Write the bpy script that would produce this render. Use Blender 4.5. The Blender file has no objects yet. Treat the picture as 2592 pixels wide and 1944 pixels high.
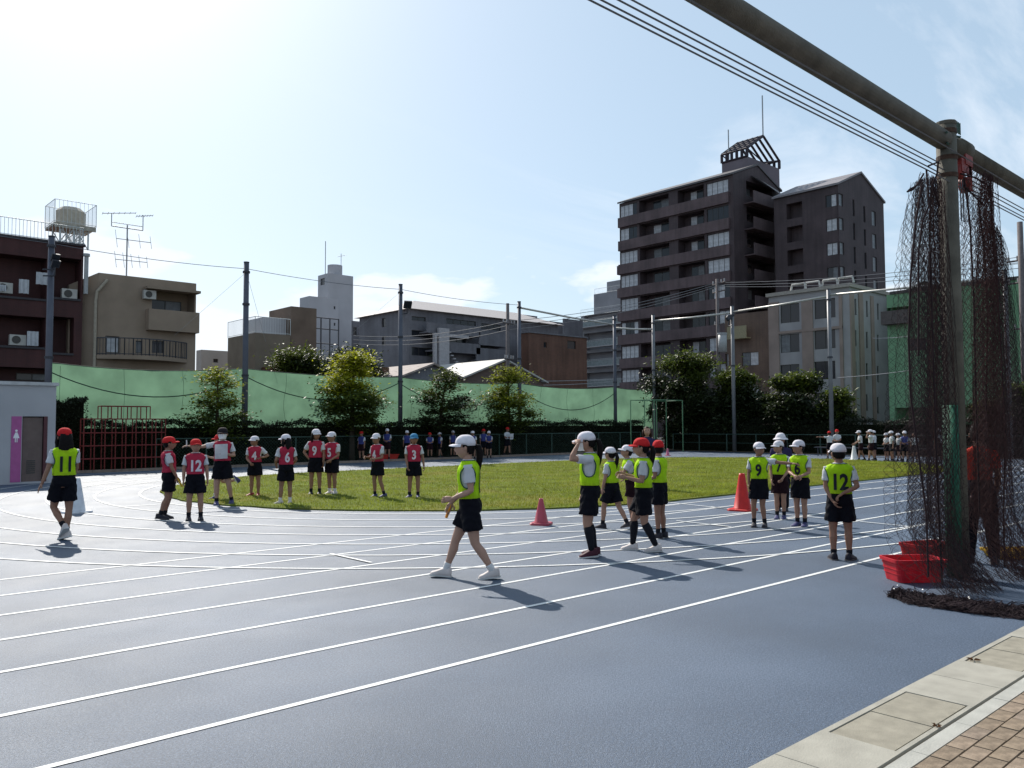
import bpy, math, random
import numpy as np
from mathutils import Vector, Matrix, noise
from math import radians as RAD, sin, cos, pi, sqrt, atan2
random.seed(7)
S = bpy.context.scene
C = S.collection

# ------------------------------------------------------------------ camera
CAM_H = 1.68
F_PX, PITCH, ROLL, PSI = 2087.89, 0.04996, 0.00429, 0.83392
cam = bpy.data.cameras.new('camera'); cam.sensor_width = 36; cam.lens = 36*F_PX/2592
cam.clip_start = .05; cam.clip_end = 4000
co = bpy.data.objects.new('camera', cam); C.objects.link(co)
co.matrix_world = Matrix.Translation((0, 0, CAM_H)) @ Matrix.Rotation(PSI-pi/2, 4, 'Z') @ Matrix.Rotation(pi/2+PITCH, 4, 'X') @ Matrix.Rotation(-ROLL, 4, 'Z')
S.camera = co

# ------------------------------------------------------------------ light
SUN_AZ, SUN_EL = RAD(77), RAD(41)
sun = bpy.data.lights.new('sun', 'SUN'); sun.energy = 5.0; sun.angle = RAD(.5); sun.color = (1, .95, .87)
so = bpy.data.objects.new('sun', sun); C.objects.link(so)
sd = Vector((cos(SUN_EL)*cos(SUN_AZ), cos(SUN_EL)*sin(SUN_AZ), sin(SUN_EL)))
so.rotation_euler = sd.to_track_quat('Z', 'Y').to_euler()
so.location = sd*60
W = bpy.data.worlds.new('World'); S.world = W; W.use_nodes = True
nt = W.node_tree; N = nt.nodes; LK = nt.links
bg = N['Background']; bg.inputs[1].default_value = .106
sky = N.new('ShaderNodeTexSky'); sky.sky_type = 'NISHITA'; sky.sun_disc = False
sky.sun_elevation = SUN_EL; sky.sun_rotation = pi/2-SUN_AZ
sky.air_density = 1.0; sky.dust_density = 1.4; sky.ozone_density = 1.6; sky.altitude = 20
tc = N.new('ShaderNodeTexCoord')
def wn(t, **k):
    n = N.new(t)
    for a, b in k.items(): setattr(n, a, b)
    return n
def mth(op, a, b=None, c=None, clamp=False, nodes=None, links=None):
    n = (nodes or N).new('ShaderNodeMath'); n.operation = op; n.use_clamp = clamp
    for i, v in enumerate((a, b, c)):
        if v is None: continue
        if isinstance(v, (int, float)): n.inputs[i].default_value = v
        else: (links or LK).new(v, n.inputs[i])
    return n.outputs[0]
sep = wn('ShaderNodeSeparateXYZ'); LK.new(tc.outputs['Generated'], sep.inputs[0])
zz = mth('MAXIMUM', sep.outputs[2], 0.03)
# project the direction on a high flat layer for thin streaky clouds
px_ = mth('DIVIDE', sep.outputs[0], mth('ADD', zz, .12)); py_ = mth('DIVIDE', sep.outputs[1], mth('ADD', zz, .12))
cmb = wn('ShaderNodeCombineXYZ'); LK.new(px_, cmb.inputs[0]); LK.new(py_, cmb.inputs[1])
mp = wn('ShaderNodeMapping'); mp.inputs['Scale'].default_value = (.55, 1.5, 1); mp.inputs['Rotation'].default_value = (0, 0, RAD(-30)); mp.inputs['Location'].default_value = (3.1, .4, 0)
LK.new(cmb.outputs[0], mp.inputs[0])
n1 = wn('ShaderNodeTexNoise'); n1.inputs['Scale'].default_value = 1.1; n1.inputs['Detail'].default_value = 9; n1.inputs['Roughness'].default_value = .62; n1.inputs['Distortion'].default_value = .6
LK.new(mp.outputs[0], n1.inputs['Vector'])
r1 = wn('ShaderNodeMapRange'); r1.inputs[1].default_value = .52; r1.inputs[2].default_value = .78; LK.new(n1.outputs[0], r1.inputs[0])
dv = wn('ShaderNodeVectorMath'); dv.operation = 'DOT_PRODUCT'; LK.new(tc.outputs['Generated'], dv.inputs[0]); dv.inputs[1].default_value = (.84, .30, .45)
mk = wn('ShaderNodeMapRange'); mk.inputs[1].default_value = .86; mk.inputs[2].default_value = .985; mk.inputs[3].default_value = .10; LK.new(dv.outputs['Value'], mk.inputs[0])
cir = mth('MULTIPLY', mth('MULTIPLY', r1.outputs[0], mk.outputs[0]), .9)
# low heaped clouds near the horizon
mp2 = wn('ShaderNodeMapping'); mp2.inputs['Scale'].default_value = (1, 1, 2.6); mp2.inputs['Location'].default_value = (.35, .2, 0); LK.new(tc.outputs['Generated'], mp2.inputs[0])
n2 = wn('ShaderNodeTexNoise'); n2.inputs['Scale'].default_value = 5.5; n2.inputs['Detail'].default_value = 7; n2.inputs['Roughness'].default_value = .5
LK.new(mp2.outputs[0], n2.inputs['Vector'])
band = wn('ShaderNodeMapRange'); band.inputs[1].default_value = .10; band.inputs[2].default_value = .30; band.inputs[3].default_value = .16; band.inputs[4].default_value = -.25
LK.new(sep.outputs[2], band.inputs[0])
r2 = wn('ShaderNodeMapRange'); r2.inputs[1].default_value = .56; r2.inputs[2].default_value = .62; LK.new(mth('ADD', n2.outputs[0], band.outputs[0]), r2.inputs[0])
cum = mth('MULTIPLY', r2.outputs[0], .8)
cl = mth('MAXIMUM', cir, cum)
mixc = wn('ShaderNodeMix', data_type='RGBA'); LK.new(cl, mixc.inputs['Factor']); mist = wn('ShaderNodeMix', data_type='RGBA'); mist.inputs['Factor'].default_value = .52; LK.new(sky.outputs[0], mist.inputs['A']); mist.inputs['B'].default_value = (5.1, 6.7, 7.9, 1)
LK.new(mist.outputs['Result'], mixc.inputs['A']); mixc.inputs['B'].default_value = (8.0, 8.5, 9.2, 1)
LK.new(mixc.outputs['Result'], bg.inputs[0])
S.view_settings.view_transform = 'Standard'; S.view_settings.look = 'None'; S.view_settings.gamma = 1
S.view_settings.exposure = .25
S.cycles.max_bounces = 6; S.cycles.transparent_max_bounces = 8

# ------------------------------------------------------------------ helpers
def ray(px, py):
    x, y = px-1296, 972-py; c, s = cos(ROLL), sin(ROLL)
    x, y = c*x+s*y, -s*x+c*y
    a, b, d = x/F_PX, 1.0, y/F_PX
    cp, sp = cos(PITCH), sin(PITCH)
    b, d = cp*b-sp*d, sp*b+cp*d
    return Vector((a*sin(PSI)+b*cos(PSI), -a*cos(PSI)+b*sin(PSI), d))
def at_y(px, py, Y): r = ray(px, py); t = Y/r.y; return Vector((r.x*t, Y, CAM_H+r.z*t))
def at_x(px, py, X): r = ray(px, py); t = X/r.x; return Vector((X, r.y*t, CAM_H+r.z*t))
def at_z(px, py, Z=0.): r = ray(px, py); t = (Z-CAM_H)/r.z; return Vector((r.x*t, r.y*t, Z))

MATS = {}
def mat(name, col, rough=.75, spec=.3, var=.15, vscale=6., bump=0., bscale=40., trans=0., metal=0., coat=0.):
    if name in MATS: return MATS[name]
    m = bpy.data.materials.new(name); m.use_nodes = True; MATS[name] = m
    n, l = m.node_tree.nodes, m.node_tree.links
    b = n['Principled BSDF']; b.inputs['Roughness'].default_value = rough
    b.inputs['Specular IOR Level'].default_value = spec*.7; b.inputs['Metallic'].default_value = metal
    if coat: b.inputs['Coat Weight'].default_value = coat
    c = tuple(col)+(1,)
    t = n.new('ShaderNodeTexCoord')
    if var:
        nz = n.new('ShaderNodeTexNoise'); nz.inputs['Scale'].default_value = vscale; nz.inputs['Detail'].default_value = 5
        l.new(t.outputs['Object'], nz.inputs['Vector'])
        mr = n.new('ShaderNodeMapRange'); mr.inputs[1].default_value = .3; mr.inputs[2].default_value = .7
        mr.inputs[3].default_value = 1-var; mr.inputs[4].default_value = 1+var; l.new(nz.outputs[0], mr.inputs[0])
        mx = n.new('ShaderNodeMix'); mx.data_type = 'RGBA'; mx.blend_type = 'MULTIPLY'; mx.inputs['Factor'].default_value = 1
        mx.inputs['A'].default_value = c; l.new(mr.outputs[0], mx.inputs['B']); l.new(mx.outputs['Result'], b.inputs['Base Color'])
        m['col'] = 'x'; csock = mx.outputs['Result']
    else:
        b.inputs['Base Color'].default_value = c; csock = None
    if bump:
        nb = n.new('ShaderNodeTexNoise'); nb.inputs['Scale'].default_value = bscale; nb.inputs['Detail'].default_value = 4
        l.new(t.outputs['Object'], nb.inputs['Vector'])
        bp = n.new('ShaderNodeBump'); bp.inputs['Strength'].default_value = bump; bp.inputs['Distance'].default_value = .02
        l.new(nb.outputs[0], bp.inputs['Height']); l.new(bp.outputs[0], b.inputs['Normal'])
    if trans:
        tr = n.new('ShaderNodeBsdfTranslucent')
        if csock: l.new(csock, tr.inputs[0])
        else: tr.inputs[0].default_value = c
        ms = n.new('ShaderNodeMixShader'); ms.inputs[0].default_value = trans
        l.new(b.outputs[0], ms.inputs[1]); l.new(tr.outputs[0], ms.inputs[2]); l.new(ms.outputs[0], n['Material Output'].inputs[0])
    return m

def mesh_from(name, verts, faces, m=None, smooth=False):
    me = bpy.data.meshes.new(name)
    me.from_pydata([tuple(v) for v in verts], [], faces)
    if m: me.materials.append(m)
    if smooth: me.polygons.foreach_set('use_smooth', [True]*len(me.polygons))
    me.update(); return me
def link(name, me, parent=None, loc=(0, 0, 0), rz=0):
    o = bpy.data.objects.new(name, me); C.objects.link(o)
    if parent: o.parent = parent
    o.location = loc
    if rz: o.rotation_euler = (0, 0, rz)
    return o
def tag(o, label=None, cat=None, group=None, kind=None):
    if label: o['label'] = label
    if cat: o['category'] = cat
    if group: o['group'] = group
    if kind: o['kind'] = kind
    return o
def thing(name, label, cat, loc=(0, 0, 0), rz=0, group=None):
    o = bpy.data.objects.new(name, None); C.objects.link(o); o.empty_display_size = .2
    o.location = loc; o.rotation_euler = (0, 0, rz)
    return tag(o, label, cat, group)

class MB:
    def __init__(s, org=(0, 0, 0)): s.v = []; s.f = []; s.o = Vector(org)
    def add(s, vs, fs):
        b = len(s.v); s.v += [Vector(v)-s.o for v in vs]; s.f += [tuple(i+b for i in f) for f in fs]
    def box(s, a, b):
        x0, y0, z0 = a; x1, y1, z1 = b
        s.add([(x0,y0,z0),(x1,y0,z0),(x1,y1,z0),(x0,y1,z0),(x0,y0,z1),(x1,y0,z1),(x1,y1,z1),(x0,y1,z1)],
              [(0,3,2,1),(4,5,6,7),(0,1,5,4),(1,2,6,5),(2,3,7,6),(3,0,4,7)])
    def quad(s, *p): s.add(p, [tuple(range(len(p)))])
    def tube(s, pts, r, n=8, cap=True):
        pts = [Vector(p) for p in pts]
        rs = r if isinstance(r, (list, tuple)) else [r]*len(pts)
        vs = []; prev = None
        for i, p in enumerate(pts):
            d = (pts[min(i+1, len(pts)-1)]-pts[max(i-1, 0)])
            d = d.normalized() if d.length > 1e-9 else Vector((0, 0, 1))
            if prev is None:
                a = Vector((1, 0, 0)) if abs(d.x) < .9 else Vector((0, 1, 0))
            else: a = prev
            u = (a-d*a.dot(d)); u = u.normalized() if u.length > 1e-6 else d.orthogonal().normalized(); w = d.cross(u); prev = u
            for k in range(n):
                t = 2*pi*k/n; vs.append(p+(u*cos(t)+w*sin(t))*rs[i])
        fs = []
        for i in range(len(pts)-1):
            for k in range(n):
                fs.append((i*n+k, i*n+(k+1) % n, (i+1)*n+(k+1) % n, (i+1)*n+k))
        if cap: fs.append(tuple(range(n-1, -1, -1))); fs.append(tuple((len(pts)-1)*n+k for k in range(n)))
        s.add(vs, fs)
    def loft(s, rings, cap=True):
        n = len(rings[0]); vs = [p for r in rings for p in r]; fs = []
        for i in range(len(rings)-1):
            for k in range(n): fs.append((i*n+k, i*n+(k+1) % n, (i+1)*n+(k+1) % n, (i+1)*n+k))
        if cap: fs.append(tuple(range(n-1, -1, -1))); fs.append(tuple((len(rings)-1)*n+k for k in range(n)))
        s.add(vs, fs)
    def xform(s, M): s.v = [M @ v for v in s.v]
    def build(s, name, m, parent=None, smooth=False, loc=(0, 0, 0), rz=0):
        return link(name, mesh_from(name, s.v, s.f, m, smooth), parent, loc, rz)

# ------------------------------------------------------------------ materials of the setting
def track_mat():
    m = bpy.data.materials.new('blue_track'); m.use_nodes = True
    n, l = m.node_tree.nodes, m.node_tree.links; b = n['Principled BSDF']
    t = n.new('ShaderNodeTexCoord')
    def nz(sc, det=3):
        a = n.new('ShaderNodeTexNoise'); a.inputs['Scale'].default_value = sc; a.inputs['Detail'].default_value = det; l.new(t.outputs['Object'], a.inputs['Vector']); return a.outputs[0]
    v = n.new('ShaderNodeTexVoronoi'); v.inputs['Scale'].default_value = 95; l.new(t.outputs['Object'], v.inputs['Vector'])
    cr = n.new('ShaderNodeValToRGB'); e = cr.color_ramp.elements
    e[0].position = .25; e[0].color = (.020, .036, .062, 1); e[1].position = .75; e[1].color = (.078, .114, .175, 1)
    x = cr.color_ramp.elements.new(.5); x.color = (.034, .059, .104, 1)
    mm = mth('MULTIPLY_ADD', nz(75, 4), 1.1, mth('MULTIPLY', v.outputs['Distance'], .25, nodes=n, links=l), nodes=n, links=l)
    mm = mth('ADD', mth('MULTIPLY', nz(.45, 7), .62, nodes=n, links=l), mth('SUBTRACT', mm, .46, nodes=n, links=l), nodes=n, links=l)
    l.new(mm, cr.inputs[0]); l.new(cr.outputs[0], b.inputs['Base Color'])
    rr = n.new('ShaderNodeMapRange'); rr.inputs[3].default_value = .50; rr.inputs[4].default_value = .68; l.new(nz(1.3, 5), rr.inputs[0]); l.new(rr.outputs[0], b.inputs['Roughness'])
    b.inputs['Specular IOR Level'].default_value = .62
    bp = n.new('ShaderNodeBump'); bp.inputs['Strength'].default_value = .8; bp.inputs['Distance'].default_value = .008
    l.new(nz(170, 3), bp.inputs['Height']); l.new(bp.outputs[0], b.inputs['Normal'])
    return m
def line_mat():
    m = mat('line_paint', (.70, .70, .69), .55, .5, var=.12, vscale=30, bump=.4, bscale=160)
    return m
M_track = track_mat(); M_line = line_mat()
_n, _l = M_line.node_tree.nodes, M_line.node_tree.links
_t = _n.new('ShaderNodeTexCoord'); _a = _n.new('ShaderNodeTexNoise'); _a.inputs['Scale'].default_value = 55; _a.inputs['Detail'].default_value = 5; _l.new(_t.outputs['Object'], _a.inputs['Vector'])
_b = _n.new('ShaderNodeTexNoise'); _b.inputs['Scale'].default_value = .8; _b.inputs['Detail'].default_value = 3; _l.new(_t.outputs['Object'], _b.inputs['Vector'])
_r = _n.new('ShaderNodeMapRange'); _r.inputs[1].default_value = .60; _r.inputs[2].default_value = .74; _r.inputs[4].default_value = .75; _l.new(mth('ADD', _a.outputs[0], mth('MULTIPLY', mth('SUBTRACT', _b.outputs[0], .5, nodes=_n, links=_l), .5, nodes=_n, links=_l), nodes=_n, links=_l), _r.inputs[0])
_src = _n['Principled BSDF'].inputs['Base Color'].links[0].from_socket; _m = _n.new('ShaderNodeMix'); _m.data_type = 'RGBA'; _l.new(_r.outputs[0], _m.inputs['Factor']); _l.new(_src, _m.inputs['A']); _m.inputs['B'].default_value = (.10, .13, .18, 1); _l.new(_m.outputs['Result'], _n['Principled BSDF'].inputs['Base Color'])
M_asph = mat('asphalt', (.055, .055, .058), .9, .2, var=.2, vscale=3, bump=.3, bscale=80)
M_soil = mat('soil', (.16, .12, .09), .95, .1, var=.35, vscale=3, bump=.6, bscale=25)
M_sand = mat('sandy_strip', (.42, .38, .32), .95, .1, var=.25, vscale=8, bump=.6, bscale=30)
M_conc = mat('slab_concrete', (.33, .31, .265), .85, .2, var=.13, vscale=5, bump=.25, bscale=120)
M_lid = mat('lid_concrete', (.275, .25, .20), .85, .2, var=.15, vscale=9, bump=.3, bscale=160)
M_gut = mat('gutter_concrete', (.37, .36, .325), .85, .2, var=.16, vscale=4, bump=.25, bscale=90)
M_dirt = mat('joint_dirt', (.09, .065, .045), .95, .1, var=.3, vscale=20)
M_paver = [mat('paver_%d' % i, c, .85, .2, var=.32, vscale=14, bump=.35, bscale=120) for i, c in enumerate([(.235, .18, .13), (.215, .165, .12), (.255, .195, .145), (.225, .175, .135)])]

def plane(name, x0, y0, x1, y1, z, m, kind='structure'):
    o = link(name, mesh_from(name, [(x0,y0,z),(x1,y0,z),(x1,y1,z),(x0,y1,z)], [(0,1,2,3)], m)); o['kind'] = kind; return o

# ------------------------------------------------------------------ ground
plane('ground', -1500, -1500, 1500, 1500, -.02, M_asph)
KERB_N, KERB_F, END_X = 2.27, 32.8, 43.2
plane('running_track', -34, KERB_N, END_X, KERB_F, 0, M_track)
LW = .052
def strip(mb, pts, w, z):
    pts = [Vector((p[0], p[1], 0)) for p in pts]; vs = []
    for i, p in enumerate(pts):
        d = (pts[min(i+1, len(pts)-1)]-pts[max(i-1, 0)]).normalized(); nn = Vector((-d.y, d.x, 0))*w/2
        vs += [(p.x-nn.x, p.y-nn.y, z), (p.x+nn.x, p.y+nn.y, z)]
    mb.add(vs, [(2*i, 2*i+2, 2*i+3, 2*i+1) for i in range(len(pts)-1)])
LY = [4.637+.9946*k for k in range(7)]
mb = MB()
for y in LY: strip(mb, [(-34, y), (END_X-1.2, y)], LW, .004)
tag(mb.build('sprint_lane_lines', M_line), kind='structure')
CX0, CX1, CY = 15.0, 29.3, 19.0; R_T = 7.9
def oval(r, n=64):
    p = [(CX1-(CX1-CX0)*i/6, CY-r) for i in range(6)]
    p += [(CX0-r*sin(a), CY-r*cos(a)) for a in [pi*i/n for i in range(n+1)]]
    p += [(CX0+(CX1-CX0)*i/6, CY+r) for i in range(1, 6)]
    p += [(CX1+r*sin(a), CY+r*cos(a)) for a in [pi*i/n for i in range(n+1)]]
    return p
mb = MB()
for k in range(7): strip(mb, oval(CY-LY[6-k]), LW, .008)
tag(mb.build('oval_lane_lines', M_line), kind='structure')
mb = MB()
U = 1.12
for a, b in [((4.97,8.66),(4.97,7.78)),((12.95,9.85),(12.66,8.17)),((10.56,7.85),(10.5,6.83)),((12.8,8.74),(12.6,8.1)),((12.59,7.6),(12.49,6.3)),((12.46,5.83),(12.38,5.04)),((10.57,7.22),(10.52,6.89)),((5.09,16.44),(5.81,16.41)),((18.98,8.81),(18.95,7.7)),((20.9,5.9),(20.85,4.2))]:
    strip(mb, [(a[0]*U, a[1]*U), (b[0]*U, b[1]*U)], .045, .012)
tag(mb.build('start_marks', M_line), kind='structure')
# infield turf: a sheet with an uneven edge, plus blades
mtf = mat('turf_base', (.11, .135, .024), .95, .1, var=.35, vscale=1.2, bump=.8, bscale=60)
pts = oval(R_T, 160)
vs = [((CX0+CX1)/2, CY, .03)]; 
for i, (x, y) in enumerate(pts):
    k = noise.noise(Vector((x*1.3, y*1.3, 0)))*.09
    dx, dy = x-min(max(x, CX0), CX1), y-CY; L = sqrt(dx*dx+dy*dy) or 1
    vs.append((x+dx/L*k, y+dy/L*k, .03))
    
m_ = len(pts); edge = [(v[0], v[1], -.01) for v in vs[1:]]
vs2 = vs+edge; fs = [(0, 1+(i+1) % m_, 1+i) for i in range(m_)]+[(1+i, 1+(i+1) % m_, 1+m_+(i+1) % m_, 1+m_+i) for i in range(m_)]
o = link('infield_turf', mesh_from('infield_turf', vs2, fs, mtf)); o['kind'] = 'structure'
def grass(n=110000):
    rng = np.random.default_rng(3)
    x = rng.uniform(CX0-R_T, CX1+R_T, n*2); y = CY-R_T*.99+rng.power(1.0, n*2)**1.5*R_T*2*.99
    dx = x-np.clip(x, CX0, CX1); ok = np.hypot(dx, y-CY) < R_T+.02*rng.standard_normal(n*2)
    x, y = x[ok][:n], y[ok][:n]; n = len(x)
    h = rng.uniform(.025, .06, n); a = rng.uniform(0, 2*pi, n); w = rng.uniform(.006, .012, n)
    ox = rng.normal(0, .02, n); oy = rng.normal(0, .02, n)
    V = np.zeros((n, 3, 3)); V[:,0,0] = x-np.cos(a)*w; V[:,0,1] = y-np.sin(a)*w; V[:,1,0] = x+np.cos(a)*w; V[:,1,1] = y+np.sin(a)*w
    V[:,0,2] = V[:,1,2] = .025; V[:,2,0] = x+ox; V[:,2,1] = y+oy; V[:,2,2] = .03+h
    me = bpy.data.meshes.new('turf_grass'); me.vertices.add(3*n); me.vertices.foreach_set('co', V.ravel())
    me.loops.add(3*n); me.loops.foreach_set('vertex_index', np.arange(3*n, dtype=np.int32)); me.polygons.add(n)
    me.polygons.foreach_set('loop_start', np.arange(0, 3*n, 3, dtype=np.int32)); me.update(calc_edges=True)
    me.materials.append(mat('grass_blade', (.205, .235, .03), .85, .1, var=.4, vscale=.9, trans=.5)); return me
for _nm in ('grass_blade', 'turf_base'):
    if _nm not in MATS: mat('grass_blade', (.205, .235, .03), .85, .1, var=.4, vscale=.9, trans=.5)
    _n, _l = MATS[_nm].node_tree.nodes, MATS[_nm].node_tree.links
    _t = _n.new('ShaderNodeTexCoord'); _a = _n.new('ShaderNodeTexNoise'); _a.inputs['Scale'].default_value = .42; _a.inputs['Detail'].default_value = 8; _a.inputs['Roughness'].default_value = .65; _l.new(_t.outputs['Object'], _a.inputs['Vector'])
    _r = _n.new('ShaderNodeMapRange'); _r.inputs[1].default_value = .50; _r.inputs[2].default_value = .68; _r.inputs[4].default_value = .7; _l.new(_a.outputs[0], _r.inputs[0])
    _in = _n['Principled BSDF'].inputs['Base Color']; _src = _in.links[0].from_socket; _m = _n.new('ShaderNodeMix'); _m.data_type = 'RGBA'; _l.new(_r.outputs[0], _m.inputs['Factor']); _l.new(_src, _m.inputs['A']); _m.inputs['B'].default_value = (.22, .19, .05, 1)
    for _k in [q_ for q_ in _l if q_.from_socket == _src]: _to = _k.to_socket; (_l.new(_m.outputs['Result'], _to) if _to.node != _m else None)
tag(link('turf_grass', grass()), 'short yellow green grass of the oval infield', 'grass', kind='stuff')

# near side: drain channel slabs, gutter and pavers
plane('pavement_bed', -34, -8, 60, KERB_N, -.012, M_dirt)
mb = MB()
sl = thing('drain_channel', 'pale concrete drain channel with paired cover slabs along the track edge', 'drain', (0, 0, 0))
for k in range(-3, 12):
    x0 = 3.85+1.98*k; x1 = x0+1.98-.006
    a, b = x0+.48, x0+1.48; m2 = (a+b)/2
    fr = MB()
    fr.box((x0, 1.845, -.01), (a, KERB_N, .012)); fr.box((b, 1.845, -.01), (x1, KERB_N, .012))
    fr.box((a+.0, KERB_N-.038, -.01), (b, KERB_N-.001, .0115)); fr.box((a, 1.846, -.01), (b, 1.872, .0115))
    fr.build('slab_frame', M_conc, sl)
    for (p, q) in ((a+.009, m2-.003), (m2+.003, b-.009)):
        li = MB(); dz = random.uniform(-.003, .002); li.box((p, 1.883, -.01), (q, KERB_N-.046, .010+dz)); li.build('cover_slab', M_lid, sl)
mb = MB()
gt = thing('gutter_edging', 'pale concrete edging strip between the channel slabs and the brown pavers', 'kerb')
for k in range(-8, 40):
    g = MB(); g.box((3.2+.6*k, 1.738, -.01), (3.2+.6*k+.596, 1.825, .010+random.uniform(-.001, .001))); g.build('edging_stone', M_gut, gt)
bp0 = bpy.data.meshes
pv = thing('brick_pavement', 'brown brick pavers laid in running bond beside the drain', 'pavement')
pm = []
for m_ in M_paver:
    q = MB(); q.add([(0,0,-.01),(.195,0,-.01),(.195,.0965,-.01),(0,.0965,-.01),(.003,.003,.011),(.192,.003,.011),(.192,.0935,.011),(.003,.0935,.011)], [(4,5,6,7),(0,1,5,4),(1,2,6,5),(2,3,7,6),(3,0,4,7)])
    pm.append(mesh_from('paver', q.v, q.f, m_))
for r in range(11):
    for c in range(27):
        o = link('paver', random.choice(pm), pv, (3.4+c*.2+(r % 2)*.1, 1.735-.1*(r+1), random.uniform(-.0015, .0015)), random.uniform(-.006, .006))
plane('far_pavement', -34, -8, 60, .62, -.004, M_paver[1])
# litter on the slabs
lf = mat('dead_leaf', (.14, .065, .03), .8, .2, var=.3)
for i, (x, y, s_) in enumerate([(6.36, 2.19, .055), (4.83, 1.86, .03)]):
    q = MB()
    for k in range(5):
        a = k*1.25+random.random(); q.add([(0,0,.014), (cos(a)*s_, sin(a)*s_, .02+random.random()*.01), (cos(a+.35)*s_*.8, sin(a+.35)*s_*.8, .016), (cos(a+.2)*s_*.3, sin(a+.2)*s_*.3, .03)], [(0,1,3),(0,3,2)])
    o = q.build('dead_leaf', lf, None, loc=(x, y, 0)); tag(o, ['curled brown leaf on the corner of the farther cover slab', 'small brown litter in the slab joint of the nearer cover'][i], 'leaf')

# far kerb, soil strips
tag_k = MB(); 
kb = thing('far_kerb', 'low brown kerb along the far side of the track', 'kerb')
for k in range(78):
    g = MB(); x0 = -34+k*1.0; g.box((x0, KERB_F, -.01), (x0+.99, KERB_F+.12, .10+random.uniform(-.004, .004))); g.build('kerb_stone', mat('kerb_stone', (.22, .17, .14), .9, .2, var=.2), kb)
plane('sandy_verge', -34, KERB_F+.12, END_X+3, KERB_F+1.5, .05, M_sand)
plane('hedge_bed', -34, KERB_F+1.5, END_X+3, 36.4, .06, M_soil)
plane('end_bed', END_X, -8, END_X+3, KERB_F, .03, M_soil)
plane('street', -40, 36.4, 60, 50.5, .0, M_asph)

# ------------------------------------------------------------------ buildings
M_glass = mat('window_glass', (.02, .022, .028), .12, .5, var=.1, vscale=1)
M_curt = mat('curtained_glass', (.42, .42, .44), .35, .5, var=.25, vscale=3)
M_curt2 = mat('dim_curtain_glass', (.12, .125, .135), .3, .5, var=.3, vscale=3)
M_frame = mat('window_frame_dark', (.06, .055, .05), .5, .4, var=.1)
M_framel = mat('window_frame_light', (.35, .35, .35), .5, .4, var=.1)
M_rail = mat('white_rail', (.55, .58, .58), .5, .4, var=.1)
M_raild = mat('dark_rail', (.06, .06, .07), .5, .4, var=.1)
M_acu = mat('ac_case', (.42, .40, .37), .6, .3, var=.1)
def tilemat(name, c1, c2, mortar, w=.22, h=.07, rough=.7):
    if name in MATS: return MATS[name]
    m = bpy.data.materials.new(name); m.use_nodes = True; MATS[name] = m
    n, l = m.node_tree.nodes, m.node_tree.links; b = n['Principled BSDF']; b.inputs['Roughness'].default_value = rough; b.inputs['Specular IOR Level'].default_value = .3
    t = n.new('ShaderNodeTexCoord'); sp = n.new('ShaderNodeSeparateXYZ'); l.new(t.outputs['Object'], sp.inputs[0])
    cb = n.new('ShaderNodeCombineXYZ'); l.new(mth('ADD', sp.outputs[0], sp.outputs[1], nodes=n, links=l), cb.inputs[0]); l.new(sp.outputs[2], cb.inputs[1])
    br = n.new('ShaderNodeTexBrick'); br.inputs['Scale'].default_value = 1; br.inputs['Brick Width'].default_value = w; br.inputs['Row Height'].default_value = h; br.inputs['Mortar Size'].default_value = .006
    br.inputs['Color1'].default_value = tuple(c1)+(1,); br.inputs['Color2'].default_value = tuple(c2)+(1,); br.inputs['Mortar'].default_value = tuple(mortar)+(1,)
    l.new(cb.outputs[0], br.inputs['Vector'])
    nz = n.new('ShaderNodeTexNoise'); nz.inputs['Scale'].default_value = .35; nz.inputs['Detail'].default_value = 6; l.new(t.outputs['Object'], nz.inputs['Vector'])
    mr = n.new('ShaderNodeMapRange'); mr.inputs[1].default_value = .3; mr.inputs[2].default_value = .7; mr.inputs[3].default_value = .75; mr.inputs[4].default_value = 1.25; l.new(nz.outputs[0], mr.inputs[0])
    # rain streaks running down the wall
    mp = n.new('ShaderNodeMapping'); mp.inputs['Scale'].default_value = (1.6, 1.6, .12); l.new(t.outputs['Object'], mp.inputs[0])
    ns = n.new('ShaderNodeTexNoise'); ns.inputs['Scale'].default_value = 1.5; ns.inputs['Detail'].default_value = 4; l.new(mp.outputs[0], ns.inputs['Vector'])
    m2 = n.new('ShaderNodeMapRange'); m2.inputs[1].default_value = .35; m2.inputs[2].default_value = .65; m2.inputs[3].default_value = .86; m2.inputs[4].default_value = 1.1; l.new(ns.outputs[0], m2.inputs[0])
    mx = n.new('ShaderNodeMix'); mx.data_type = 'RGBA'; mx.blend_type = 'MULTIPLY'; mx.inputs['Factor'].default_value = 1
    l.new(br.outputs[0], mx.inputs['A']); l.new(mth('MULTIPLY', mr.outputs[0], m2.outputs[0], nodes=n, links=l), mx.inputs['B']); l.new(mx.outputs['Result'], b.inputs['Base Color'])
    return m

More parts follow.
